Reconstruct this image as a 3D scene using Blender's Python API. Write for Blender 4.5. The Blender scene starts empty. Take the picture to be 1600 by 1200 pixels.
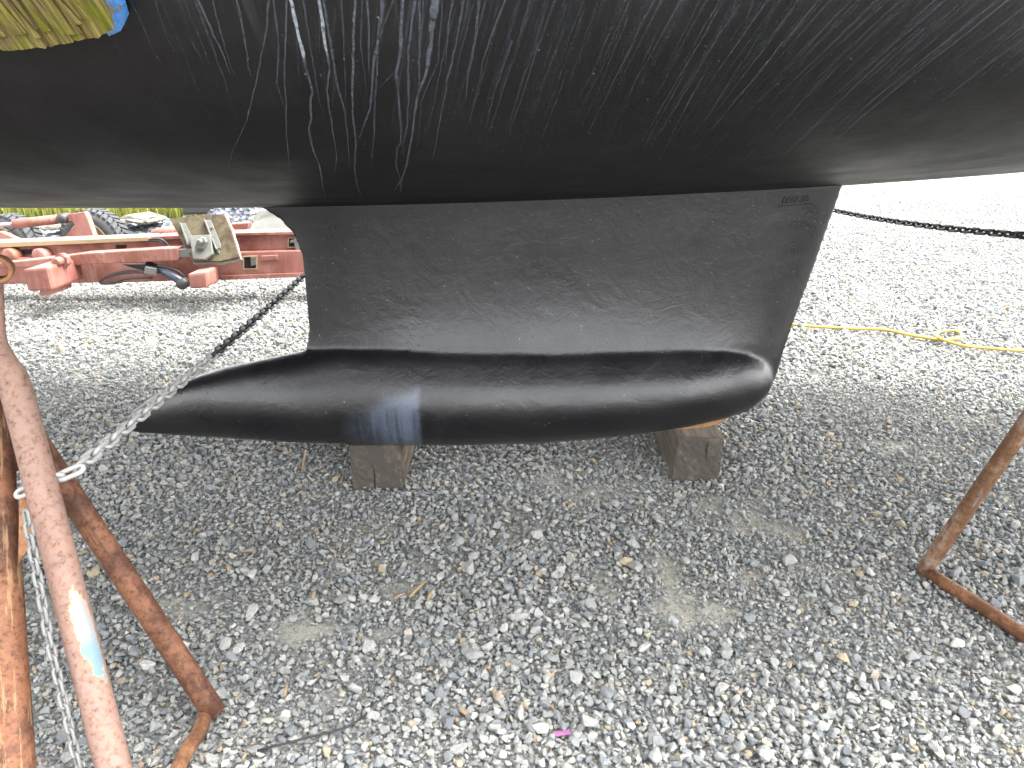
import bpy, bmesh, math, random
import numpy as np
from mathutils import Vector, Matrix
from mathutils.bvhtree import BVHTree
R = math.radians
SC = bpy.context.scene
COL = SC.collection
random.seed(7)
rng = np.random.default_rng(11)

# ------------------------------------------------------------------ camera
H, PITCH, F = 1.35, R(19.94), 1130.0            # eye height, downward pitch, focal length in photo pixels
cam_d = bpy.data.cameras.new('camera'); cam = bpy.data.objects.new('camera', cam_d); COL.objects.link(cam)
cam.location = (0, 0, H); cam.rotation_euler = (R(90) - PITCH, 0, 0)
cam_d.sensor_width = 36; cam_d.lens = 36 * F / 1600; cam_d.clip_start = .05; cam_d.clip_end = 2000
SC.camera = cam
CP, SP = math.cos(PITCH), math.sin(PITCH)
def ray(px, py):
    a, b = (px - 800) / F, (py - 600) / F
    return Vector((a, CP - b * SP, -(SP + b * CP)))
def P(px, py, Y):  d = ray(px, py); return Vector((0, 0, H)) + d * (Y / d.y)
def PZ(px, py, Z): return Vector((0, 0, H)) + ray(px, py) * Z          # at a depth along the view axis
def G(px, py, z=0.0): d = ray(px, py); return Vector((0, 0, H)) + d * ((z - H) / d.z)

# ------------------------------------------------------------------ light
SUN_EL, SUN_AZ = R(62), R(86)                   # azimuth clockwise from +Y
w = bpy.data.worlds.new('World'); SC.world = w; w.use_nodes = True
nt = w.node_tree; nt.nodes.clear()
sky = nt.nodes.new('ShaderNodeTexSky'); sky.sky_type = 'NISHITA'; sky.sun_disc = False
sky.sun_elevation = SUN_EL; sky.sun_rotation = SUN_AZ; sky.dust_density = 4.0; sky.ozone_density = .6; sky.air_density = 1.0
hs = nt.nodes.new('ShaderNodeHueSaturation'); hs.inputs['Saturation'].default_value = .10
bg = nt.nodes.new('ShaderNodeBackground'); bg.inputs['Strength'].default_value = .15
wo = nt.nodes.new('ShaderNodeOutputWorld')
nt.links.new(sky.outputs[0], hs.inputs['Color']); nt.links.new(hs.outputs[0], bg.inputs[0]); nt.links.new(bg.outputs[0], wo.inputs[0])
sun_d = bpy.data.lights.new('sun', 'SUN'); sun_d.energy = .5; sun_d.angle = R(22); sun_d.color = (1, .95, .87)
sun = bpy.data.objects.new('sun', sun_d); COL.objects.link(sun)
sd = Vector((math.sin(SUN_AZ) * math.cos(SUN_EL), math.cos(SUN_AZ) * math.cos(SUN_EL), math.sin(SUN_EL)))
sun.rotation_euler = sd.to_track_quat('Z', 'Y').to_euler(); sun.location = (0, 0, 20)
SC.view_settings.view_transform = 'Standard'; SC.view_settings.look = 'None'
SC.view_settings.exposure = 3.2; SC.view_settings.gamma = 1.0

# ------------------------------------------------------------------ helpers
def thing(name, label, cat, loc=(0, 0, 0), group=None):
    o = bpy.data.objects.new(name, None); COL.objects.link(o); o.location = loc
    o.empty_display_size = .05
    o['label'] = label; o['category'] = cat
    if group: o['group'] = group
    return o
def tag(o, label, cat, group=None):
    o['label'] = label; o['category'] = cat
    if group: o['group'] = group
    return o
def link(name, me, mat=None, parent=None, smooth=False):
    if mat is not None:
        for m in (mat if isinstance(mat, (list, tuple)) else [mat]): me.materials.append(m)
    if smooth: me.polygons.foreach_set('use_smooth', [True] * len(me.polygons))
    o = bpy.data.objects.new(name, me); COL.objects.link(o)
    if parent is not None:
        o.parent = parent
        o.matrix_parent_inverse = Matrix.Translation(-Vector(parent.location))
    return o
def mesh(verts, faces, name='m'):
    me = bpy.data.meshes.new(name); me.from_pydata([tuple(v) for v in verts], [], [tuple(f) for f in faces]); me.update(); return me
def from_bm(bm, name='m', recalc=True):
    if recalc: bmesh.ops.recalc_face_normals(bm, faces=bm.faces)
    me = bpy.data.meshes.new(name); bm.to_mesh(me); bm.free(); return me
def bevelled(bm, w=.006, seg=2):
    bmesh.ops.recalc_face_normals(bm, faces=bm.faces)
    es = [e for e in bm.edges if len(e.link_faces) == 2 and e.calc_face_angle(0) > .5]
    bmesh.ops.bevel(bm, geom=es, offset=w, segments=seg, affect='EDGES', profile=.6, clamp_overlap=True)
    return bm
def prism_bm(pts, off):
    """closed solid from a planar outline and an extrusion vector"""
    bm = bmesh.new(); off = Vector(off)
    a = [bm.verts.new(p) for p in pts]; b = [bm.verts.new(Vector(p) + off) for p in pts]
    bm.faces.new(a); bm.faces.new(b[::-1]); n = len(pts)
    for i in range(n): bm.faces.new((a[i], b[i], b[(i + 1) % n], a[(i + 1) % n]))
    return bm
def prism_px(pts, Y, depth, bev=.006):
    return from_bm(bevelled(prism_bm([P(x, y, Y) for x, y in pts], (0, depth, 0)), bev))
def catmull(pts, n=8):
    pts = [Vector(p) for p in pts]; out = []
    q = [2 * pts[0] - pts[1]] + pts + [2 * pts[-1] - pts[-2]]
    for i in range(1, len(q) - 2):
        p0, p1, p2, p3 = q[i - 1:i + 3]
        for k in range(n):
            t = k / n
            out.append(.5 * ((2 * p1) + (p2 - p0) * t + (2 * p0 - 5 * p1 + 4 * p2 - p3) * t * t + (3 * p1 - p0 - 3 * p2 + p3) * t ** 3))
    out.append(pts[-1]); return out
def tube(pts, r, seg=16, caps=True, wall=None, jitter=0.0):
    """tube along a path; r a number or one per point; uv = (angle, metres along)"""
    pts = [Vector(p) for p in pts]; n = len(pts)
    rr = r if isinstance(r, (list, tuple)) else [r] * n
    V, Fc, UV = [], [], []
    t = (pts[1] - pts[0]).normalized(); up = Vector((0, 0, 1)) if abs(t.z) < .9 else Vector((0, 1, 0))
    s = t.cross(up).normalized(); L = 0; Ls = []
    for i, p in enumerate(pts):
        tt = (pts[min(i + 1, n - 1)] - pts[max(i - 1, 0)]).normalized()
        s = (s - tt * s.dot(tt)).normalized(); u = tt.cross(s)
        if i: L += (pts[i] - pts[i - 1]).length
        Ls.append(L)
        for k in range(seg):
            a = 2 * math.pi * k / seg; q = rr[i] * (1 + jitter * (random.random() - .5))
            V.append(p + (s * math.cos(a) + u * math.sin(a)) * q)
    for i in range(n - 1):
        for k in range(seg):
            k2 = (k + 1) % seg
            Fc.append((i * seg + k, i * seg + k2, (i + 1) * seg + k2, (i + 1) * seg + k))
            UV.append(((k / seg, Ls[i]), ((k + 1) / seg, Ls[i]), ((k + 1) / seg, Ls[i + 1]), (k / seg, Ls[i + 1])))
    if caps:
        Fc.append(tuple(range(seg))[::-1]); UV.append(tuple((.5, 0) for _ in range(seg)))
        Fc.append(tuple((n - 1) * seg + k for k in range(seg))); UV.append(tuple((.5, L) for _ in range(seg)))
    me = mesh(V, Fc); uvl = me.uv_layers.new(name='UVMap'); i = 0
    for f in UV:
        for c in f: uvl.data[i].uv = c; i += 1
    sm = [True] * len(me.polygons)
    if caps: sm[-1] = sm[-2] = False
    me.polygons.foreach_set('use_smooth', sm)
    return me
def lathe(profile, axis_o, axis_d, seg=32):
    d = Vector(axis_d).normalized(); a = d.orthogonal().normalized(); b = d.cross(a); V, Fc = [], []
    n = len(profile)
    for k in range(seg):
        an = 2 * math.pi * k / seg
        for (rad, h) in profile: V.append(Vector(axis_o) + d * h + (a * math.cos(an) + b * math.sin(an)) * rad)
    for k in range(seg):
        k2 = (k + 1) % seg
        for i in range(n - 1): Fc.append((k * n + i, k2 * n + i, k2 * n + i + 1, k * n + i + 1))
    return mesh(V, Fc)

# ------------------------------------------------------------------ node helpers
class M:
    def __init__(s, name):
        s.m = bpy.data.materials.new(name); s.m.use_nodes = True; s.t = s.m.node_tree; s.t.nodes.clear()
        s.out = s.n('ShaderNodeOutputMaterial'); s.b = s.n('ShaderNodeBsdfPrincipled'); s.l(s.b.outputs[0], s.out.inputs[0])
    def n(s, k, **kw):
        x = s.t.nodes.new(k)
        for a, v in kw.items(): setattr(x, a, v)
        return x
    def l(s, a, b): s.t.links.new(a, b)
    def put(s, sock, v):
        if hasattr(v, 'is_output') or isinstance(v, bpy.types.NodeSocket): s.l(v, sock)
        elif sock.type == 'RGBA' and isinstance(v, (int, float)): sock.default_value = (v, v, v, 1)
        else: sock.default_value = v if not (isinstance(v, tuple) and len(v) == 3 and sock.type == 'RGBA') else (*v, 1)
    def set(s, **kw):
        for k, v in kw.items(): s.put(s.b.inputs[k.replace('_', ' ')], v)
        return s
    def obj(s): return s.n('ShaderNodeTexCoord').outputs['Object']
    def uv(s): return s.n('ShaderNodeTexCoord').outputs['UV']
    def mapping(s, v, scale=(1, 1, 1), rot=(0, 0, 0), loc=(0, 0, 0)):
        x = s.n('ShaderNodeMapping'); s.l(v, x.inputs[0]); x.inputs['Scale'].default_value = scale; x.inputs['Rotation'].default_value = rot; x.inputs['Location'].default_value = loc
        return x.outputs[0]
    def noise(s, v, scale, detail=6, rough=.6, dist=0.0):
        x = s.n('ShaderNodeTexNoise'); s.l(v, x.inputs['Vector']); x.inputs['Scale'].default_value = scale; x.inputs['Detail'].default_value = detail
        x.inputs['Roughness'].default_value = rough; x.inputs['Distortion'].default_value = dist; return x.outputs['Fac']
    def voro(s, v, scale, feature='F1', out='Distance', rand=1.0):
        x = s.n('ShaderNodeTexVoronoi', feature=feature); s.l(v, x.inputs['Vector']); x.inputs['Scale'].default_value = scale; x.inputs['Randomness'].default_value = rand; return x.outputs[out]
    def ramp(s, f, stops, interp='LINEAR'):
        x = s.n('ShaderNodeValToRGB'); s.l(f, x.inputs[0]); e = x.color_ramp.elements; x.color_ramp.interpolation = interp
        while len(e) < len(stops): e.new(.5)
        for i, (p, c) in enumerate(stops):
            e[i].position = p; e[i].color = (c, c, c, 1) if not isinstance(c, tuple) else (*c, 1)
        return x.outputs[0]
    def mix(s, f, a, b):
        x = s.n('ShaderNodeMix', data_type='RGBA'); s.put(x.inputs[0], f); s.put(x.inputs[6], a); s.put(x.inputs[7], b); return x.outputs[2]
    def math(s, op, a, b=0.0, clamp=False):
        x = s.n('ShaderNodeMath', operation=op, use_clamp=clamp); s.put(x.inputs[0], a); s.put(x.inputs[1], b); return x.outputs[0]
    def smooth(s, v, lo, hi):
        x = s.n('ShaderNodeMapRange', interpolation_type='SMOOTHSTEP'); s.put(x.inputs[0], v); x.inputs[1].default_value = lo; x.inputs[2].default_value = hi; return x.outputs[0]
    def sep(s, v): x = s.n('ShaderNodeSeparateXYZ'); s.l(v, x.inputs[0]); return x.outputs
    def bump(s, h, strength=.3, dist=.01, prev=None):
        x = s.n('ShaderNodeBump'); s.l(h, x.inputs['Height']); x.inputs['Strength'].default_value = strength; x.inputs['Distance'].default_value = dist
        if prev is not None: s.l(prev, x.inputs['Normal'])
        s.l(x.outputs[0], s.b.inputs['Normal']); return x.outputs[0]

def plain(name, col, rough=.6, metal=0.0, var=.25, scale=20):
    m = M(name); n = m.noise(m.obj(), scale)
    m.set(Base_Color=m.mix(n, tuple(c * (1 - var) for c in col), tuple(min(1, c * (1 + var)) for c in col)), Roughness=rough, Metallic=metal)
    m.bump(n, .15, .004); return m.m

def rusty(name, a, b, paint=None, amt=.5, cream=0.0, patch=None, scale=1.0):
    """rusted steel tube: two rust tones, worn paint left on in patches, speckles of scale"""
    m = M(name); o = m.obj()
    big = m.noise(o, 9 * scale, 5, .65); fine = m.noise(o, 85, 6, .7); strk = m.noise(m.mapping(m.uv(), (7, 3.0, 1)), 1.6, 5, .7)
    c = m.mix(m.smooth(big, .40, .60), tuple(x * .8 for x in a), tuple(x * 1.12 for x in b)); c = m.mix(m.math('MULTIPLY', m.smooth(strk, .52, .66), .6), c, tuple(x * .5 for x in a))
    c = m.mix(m.math('MULTIPLY', m.smooth(m.noise(o, 26 * scale, 5, .7), .56, .68), .5), c, (b[0] * 1.25, b[1] * 1.35, b[2] * 1.3))
    c = m.mix(m.smooth(fine, .45, .75), c, tuple(x * .45 for x in a))
    if paint:
        k = m.smooth(m.math('ADD', m.math('MULTIPLY', big, .5), m.math('MULTIPLY', strk, .5)), .62 - amt * .3, .72 - amt * .3)
        k = m.math('MULTIPLY', m.math('MULTIPLY', k, .88), m.smooth(fine, .78, .42))
        c = m.mix(k, c, paint)
    if cream:
        k = m.smooth(m.noise(m.mapping(m.uv(), (5, 2.2, 1), loc=(3.3, 7, 0)), 2.0, 6, .75), .62 - cream * .12, .68 - cream * .12)
        c = m.mix(m.math('MULTIPLY', k, .6), c, (.30, .19, .095))
    if patch:
        u0, v0, du, dv, sl = patch; uv = m.sep(m.uv()); nz = m.math('MULTIPLY', m.math('SUBTRACT', m.noise(o, 60, 4), .5), 2.6)
        # the patch is a chip of old paint: a slanted, ragged oval in the tube's own (angle, length) coordinates
        du_ = m.math('DIVIDE', m.math('SUBTRACT', m.math('SUBTRACT', uv[0], u0), m.math('MULTIPLY', m.math('SUBTRACT', uv[1], v0), sl)), du)
        dv_ = m.math('DIVIDE', m.math('SUBTRACT', uv[1], v0), dv)
        d = m.math('ADD', m.math('ADD', m.math('MULTIPLY', du_, du_), m.math('MULTIPLY', dv_, dv_)), nz)
        c = m.mix(m.smooth(d, 1.10, 1.02), c, (.45, .25, .09)); 
        pc = m.mix(m.smooth(dv_, -.1, .35), (.21, .21, .205), (.12, .185, .225))
        c = m.mix(m.smooth(d, 1.0, .92), c, pc)
    m.set(Base_Color=c, Roughness=m.ramp(fine, [(.3, .55), (.7, .9)]), Specular_IOR_Level=.35)
    b1 = m.bump(fine, .5, .002); m.bump(big, .25, .006, b1); return m.m

# ------------------------------------------------------------------ ground
def vnoise(x, y, s, seed=0):
    g = np.random.default_rng(seed).random((64, 64)); x = x * s; y = y * s
    xi = np.floor(x).astype(int); yi = np.floor(y).astype(int); fx = x - xi; fy = y - yi
    fx = fx * fx * (3 - 2 * fx); fy = fy * fy * (3 - 2 * fy)
    a = g[xi % 64, yi % 64]; b = g[(xi + 1) % 64, yi % 64]; c = g[xi % 64, (yi + 1) % 64]; d = g[(xi + 1) % 64, (yi + 1) % 64]
    return a * (1 - fx) * (1 - fy) + b * fx * (1 - fy) + c * (1 - fx) * fy + d * fx * fy
SILT = []
for (x, y, rx, ry) in [(1045, 905, 26, 40), (1060, 950, 48, 34), (1110, 955, 40, 20), (1035, 880, 22, 22), (490, 985, 55, 22), (600, 993, 40, 12), (690, 1000, 40, 10), (640, 925, 32, 12), (1250, 845, 40, 40),
                       (1130, 800, 60, 22), (820, 820, 70, 25), (930, 770, 90, 25), (870, 740, 60, 15), (1560, 795, 40, 18), (300, 945, 60, 25), (510, 1095, 22, 16), (950, 915, 22, 18), (690, 890, 50, 12), (1400, 700, 60, 20), (1180, 900, 30, 18)]:
    c = G(x, y); SILT.append((c.x, c.y, abs(G(x + rx, y).x - c.x), abs(G(x, y - ry).y - c.y)))
def silt(x, y):
    v = np.full_like(x, -9.0)
    for i, (cx, cy, rx, ry) in enumerate(SILT):
        st = 1.0 if i < 6 else .45
        v = np.maximum(v, st * (1 - np.sqrt(((x - cx) / rx) ** 2 + ((y - cy) / ry) ** 2)))
    v = v + (vnoise(x, y, 16, 1) - .5) * .8 + (vnoise(x, y, 45, 2) - .5) * .9
    v2 = (vnoise(x, y, 2.2, 5) * .6 + vnoise(x, y, 9, 6) * .4 - .80) * 3
    return np.clip(np.maximum(v, v2) * 1.5 + .15, 0, 1)

gx = np.concatenate([[-600, -200, -60, -20, -8, -5], np.arange(-3.5, 3.5, .03), [5, 8, 20, 60, 200, 600]])
gy = np.concatenate([[-600, -100, -20, -5, -1], np.arange(.6, 5.0, .03), [6, 8, 10, 14, 20, 40, 100, 300, 900]])
X, Yg = np.meshgrid(gx, gy); nx, ny = len(gx), len(gy)
verts = np.stack([X.ravel(), Yg.ravel(), np.zeros(nx * ny)], 1)
idx = np.arange(nx * ny).reshape(ny, nx)
faces = np.stack([idx[:-1, :-1].ravel(), idx[:-1, 1:].ravel(), idx[1:, 1:].ravel(), idx[1:, :-1].ravel()], 1)
me = mesh(verts.tolist(), faces.tolist(), 'ground')
at = me.attributes.new('silt', 'FLOAT', 'POINT'); at.data.foreach_set('value', silt(X.ravel(), Yg.ravel()).astype(np.float32))
STONES = [(0.0, (.15, .16, .17)), (.12, (.26, .275, .28)), (.40, (.355, .36, .335)), (.7, (.435, .433, .395)), (.88, (.50, .495, .46)), (.92, (.57, .55, .49)), (.945, (.50, .42, .27)), (.97, (.42, .29, .16)), (.985, (.62, .59, .52)), (1.0, (.70, .68, .63))]
m = M('ground_material'); o = m.obj()
cell = m.sep(m.voro(o, 38, out='Color'))[0]; cell2 = m.sep(m.voro(o, 70, out='Color'))[0]
dst = m.voro(o, 38)
base = m.mix(.35, m.ramp(cell, STONES), m.ramp(cell2, STONES)); base = m.mix(m.math('MULTIPLY', m.smooth(dst, .25, .6), .75), base, (.12, .125, .12))  # colour darkened between stone cells to stand in for the stones' self-shadow
att = m.n('ShaderNodeAttribute', attribute_name='silt')
grit = m.mix(m.noise(o, 260, 3, .7), (.24, .23, .19), (.43, .41, .345))
m.set(Base_Color=m.mix(att.outputs['Fac'], base, grit), Roughness=.95, Specular_IOR_Level=.2)
b1 = m.bump(m.mix(att.outputs['Fac'], dst, .5), 1.0, .02); m.bump(m.noise(o, 420, 4, .75), .8, .004, b1)
ground = link('ground', me, m.m); ground['kind'] = 'structure'

# added dark plane behind the viewer, unseen: darkens keel reflections and ground bounce
dark_plane = plain('dark_plane_material', (.045, .045, .047), .9, 0, .3, 60)
dark_plane = link('unseen_dark_plane', mesh([(-80, -60, .006), (80, -60, .006), (80, .15, .006), (-80, .15, .006)], [(0, 1, 2, 3)]), dark_plane); dark_plane['kind'] = 'structure'

# crushed stone lying on it: ~14 angular stone shapes scattered by point attributes (uncountable: one object)
rockm = M('stone_material'); o = rockm.obj(); oi = rockm.n('ShaderNodeObjectInfo')
c = rockm.ramp(oi.outputs['Random'], STONES)
vein = rockm.noise(o, 3.2, 8, .75, .8); fine = rockm.noise(o, 14, 6, .7)
c = rockm.mix(rockm.smooth(vein, .3, .75), rockm.mix(.5, c, (.10, .11, .125)), c)
c = rockm.mix(rockm.smooth(fine, .5, .85), c, rockm.mix(.35, c, (.68, .67, .63)))
rockm.set(Base_Color=c, Roughness=.82, Specular_IOR_Level=.3); rockm.bump(fine, .5, .12)
rocks = bpy.data.collections.new('stone_shapes')
for i in range(14):
    rr = random.Random(100 + i); bm = bmesh.new(); n = rr.choice([9, 11, 13, 16])
    ax = (1, rr.uniform(.6, .95), rr.uniform(.45, .72))
    for _ in range(n):
        v = Vector((rr.gauss(0, 1), rr.gauss(0, 1), rr.gauss(0, 1))).normalized() * rr.uniform(.82, 1.1)
        bm.verts.new((v.x * ax[0] * .5, v.y * ax[1] * .5, v.z * ax[2] * .5))
    res = bmesh.ops.convex_hull(bm, input=bm.verts)
    bmesh.ops.delete(bm, geom=list({g for g in res['geom_interior'] + res['geom_unused'] if isinstance(g, bmesh.types.BMVert)}), context='VERTS')
    bmesh.ops.dissolve_limit(bm, angle_limit=R(14), verts=bm.verts, edges=bm.edges)
    rounded = i >= 11
    bmesh.ops.bevel(bm, geom=list(bm.edges), offset=.10 if rounded else .045, segments=2 if rounded else 1, affect='EDGES', profile=.55, clamp_overlap=True)
    me = from_bm(bm, 'stone'); me.materials.append(rockm.m)
    if rounded: me.polygons.foreach_set('use_smooth', [True] * len(me.polygons))
    rocks.objects.link(bpy.data.objects.new('stone_shape', me))
def grid_pts(x0, x1, y0, y1, step, jit=.9):
    a, b = np.meshgrid(np.arange(x0, x1, step), np.arange(y0, y1, step)); a = a.ravel(); b = b.ravel()
    return a + (rng.random(a.size) - .5) * step * jit * 1.6, b + (rng.random(a.size) - .5) * step * jit * 1.6
pts, scl, rot, ids = [], [], [], []
def scatter(y0, y1, step, smin, smax, zk, keep_silt, sk=1.6, tumble=.5, thin=False):
    x, y = grid_pts(-.85 * y1 - .9, .85 * y1 + .9, y0, y1, step)
    k = (np.abs(x) < .80 * y + .85); x, y = x[k], y[k]
    if thin: k = rng.random(x.size) > (y - y0) / (y1 - y0); x, y = x[k], y[k]
    s = smin + (smax - smin) * rng.random(x.size) ** sk
    # stones run a little finer in broad drifts
    s *= .80 + .45 * vnoise(x, y, 1.7, 9)
    dn = silt(x, y); k = rng.random(x.size) > np.clip(dn * 1.25, 0, 1) * (1 - keep_silt); x, y, s, dn = x[k], y[k], s[k], dn[k]
    pts.append(np.stack([x, y, s * zk * (.6 + .8 * rng.random(x.size))], 1))
    scl.append(np.stack([s * (.85 + .4 * rng.random(x.size)), s, s * (.8 + .5 * rng.random(x.size))], 1))
    rot.append(np.stack([rng.normal(0, tumble, x.size), rng.normal(0, tumble, x.size), rng.random(x.size) * 6.283], 1))
    ids.append(rng.integers(0, 14, x.size))
scatter(.7, 3.2, .0075, .003, .0075, .35, .75)              # coarse sand
scatter(.7, 3.7, .0115, .007, .017, .30, .45)                # grit and chips between
scatter(.7, 3.7, .0160, .013, .028, .50, .14, 1.5, .55)       # the common size
scatter(.7, 2.4, .17, .042, .060, .44, .0, 1.6, .35)
scatter(.7, 3.7, .062, .026, .044, .45, .0, 2.0, .45)        # larger pieces on top
scatter(3.7, 9.5, .024, .016, .034, .45, .1, 1.4, .6)
scatter(3.7, 9.5, .09, .034, .055, .45, .0, 1.8, .5)
scatter(9.5, 17, .034, .018, .040, .40, .1, 1.4, .6, True)
pts = np.concatenate(pts); scl = np.concatenate(scl); rot = np.concatenate(rot); ids = np.concatenate(ids)
me = bpy.data.meshes.new('gravel'); me.vertices.add(len(pts)); me.vertices.foreach_set('co', pts.astype(np.float32).ravel())
for nm, ty, arr, key in (('scl', 'FLOAT_VECTOR', scl, 'vector'), ('rot', 'FLOAT_VECTOR', rot, 'vector')):
    me.attributes.new(nm, ty, 'POINT').data.foreach_set(key, arr.astype(np.float32).ravel())
me.attributes.new('pick', 'INT', 'POINT').data.foreach_set('value', ids.astype(np.int32))
gravel = link('gravel', me); gravel['kind'] = 'stuff'
ng = bpy.data.node_groups.new('gravel_scatter', 'GeometryNodeTree')
ng.interface.new_socket('Geometry', in_out='INPUT', socket_type='NodeSocketGeometry'); ng.interface.new_socket('Geometry', in_out='OUTPUT', socket_type='NodeSocketGeometry')
gi, go = ng.nodes.new('NodeGroupInput'), ng.nodes.new('NodeGroupOutput'); ip = ng.nodes.new('GeometryNodeInstanceOnPoints')
ci = ng.nodes.new('GeometryNodeCollectionInfo'); ci.inputs['Collection'].default_value = rocks
ci.inputs['Separate Children'].default_value = True; ci.inputs['Reset Children'].default_value = True
ip.inputs['Pick Instance'].default_value = True
def named(nm, ty):
    x = ng.nodes.new('GeometryNodeInputNamedAttribute'); x.data_type = ty; x.inputs['Name'].default_value = nm; return x.outputs['Attribute']
L = ng.links.new
L(gi.outputs[0], ip.inputs['Points']); L(ci.outputs[0], ip.inputs['Instance']); L(named('pick', 'INT'), ip.inputs['Instance Index'])
e2r = ng.nodes.new('FunctionNodeEulerToRotation'); L(named('rot', 'FLOAT_VECTOR'), e2r.inputs[0]); L(e2r.outputs[0], ip.inputs['Rotation'])
L(named('scl', 'FLOAT_VECTOR'), ip.inputs['Scale']); L(ip.outputs[0], go.inputs[0])
gravel.modifiers.new('scatter', 'NODES').node_group = ng

# ------------------------------------------------------------------ the boat: hull
YK = 2.56
def lin(x, a, b): return float(np.interp(x, a, b))
def half_beam(x):
    return 1.50 * (1 - (max(0, x + .3) / 5.3) ** 2.4) if x > -.3 else 1.50 * (1 - .28 * ((-.3 - x) / 4.3) ** 2)
def keel_z(x):
    z = 1.069
    if x > -1.2: z += .0137 * (x + 1.2) ** 2
    if x < -2.4: z += .035 * (x + 2.4) ** 2
    if x > 2.6: z += .10 * (x - 2.6) ** 2.2
    return z
def hull_pt(x, t):
    b = max(half_beam(x), .02); z0 = keel_z(x); zw = max(1.86, z0 + .25); zs = 2.25 + .012 * (x + 1) ** 2
    zw = min(zw, zs - .05)
    if t <= 1:
        p = [(0, z0), (.5 * b, z0 + .5 * b * .16), (.97 * b, z0 + .16), (b, zw)]
        q = [(1 - t) ** 3, 3 * (1 - t) ** 2 * t, 3 * (1 - t) * t * t, t ** 3]
        return sum(a * c[0] for a, c in zip(q, p)), sum(a * c[1] for a, c in zip(q, p))
    k = t - 1; return b * (1 + .015 * math.sin(k * math.pi)), zw + (zs - zw) * k
XS = list(np.arange(-4.6, -2.5, .15)) + list(np.arange(-2.5, 3.0, .05)) + list(np.arange(3.0, 4.97, .12)) + [4.98]
TS = list(np.linspace(0, 1, 41)) + list(np.linspace(1.06, 2, 9))
V, Fc, UVv = [], [], []
full = [(-1, t) for t in TS[::-1]] + [(1, t) for t in TS[1:]]      # -1: camera side
for x in XS:
    g = 0; prev = None
    for (s, t) in full:
        d, z = hull_pt(x, t); V.append((x, YK + s * d, z)); UVv.append((x, s * t))
nf = len(full)
for i in range(len(XS) - 1):
    for j in range(nf - 1): Fc.append((i * nf + j, i * nf + j + 1, (i + 1) * nf + j + 1, (i + 1) * nf + j))
Fc.append(tuple(range(nf))[::-1])                                    # transom
for i in range(len(XS) - 1): Fc.append((i * nf, (i + 1) * nf, (i + 1) * nf + nf - 1, i * nf + nf - 1))   # deck
hull_bvh = BVHTree.FromPolygons([Vector(v) for v in V], [f for f in Fc if len(f) == 4])
def hull_hit(px, py):
    r = hull_bvh.ray_cast(Vector((0, 0, H)), ray(px, py)); 
    if r[0] is None: return None
    n = r[1]; 
    if n.dot(ray(px, py)) > 0: n = -n
    return r[0], n
nV0, nF0 = len(V), len(Fc)
# dried drip stains: narrow films lying on the paint, part of the hull mesh
STR = [0.0] * nV0; UVd = {}
def drip(poly, w0, w1, s, wob=1.2):
    dens = []
    for a, b in zip(poly[:-1], poly[1:]):
        n = max(2, int(math.dist(a, b) / 7))
        for k in range(n): dens.append((a[0] + (b[0] - a[0]) * k / n, a[1] + (b[1] - a[1]) * k / n))
    dens.append(poly[-1]); pts = []; off = 0
    for i, (x, y) in enumerate(dens):
        off = off * .75 + random.uniform(-wob, wob) * .6
        h = hull_hit(x + off, y)
        if h: pts.append(h)
    if len(pts) < 3: return
    b0 = len(V); n = len(pts)
    for i, (p, nn) in enumerate(pts):
        tg = (pts[min(i + 1, n - 1)][0] - pts[max(i - 1, 0)][0]).normalized(); sd_ = nn.cross(tg).normalized()
        dist = (p - Vector((0, 0, H))).length; k = i / (n - 1)
        wd = 1.25 * (w0 + (w1 - w0) * k) * dist / F * .5 * random.uniform(.75, 1.3)
        fade = s * min(1, (1 - k) * 5 + .15)
        for e in (-1, 1):
            V.append(tuple(p + nn * .0012 + sd_ * wd * e)); STR.append(fade); UVv.append((.5 + .5 * e, k * n * .02 + len(V) * .37 % 9))
    for i in range(n - 1): Fc.append((b0 + 2 * i, b0 + 2 * i + 1, b0 + 2 * i + 3, b0 + 2 * i + 2))
C = lambda pts: [(400 + x / 3.75, y / 3.75) for x, y in pts]
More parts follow.
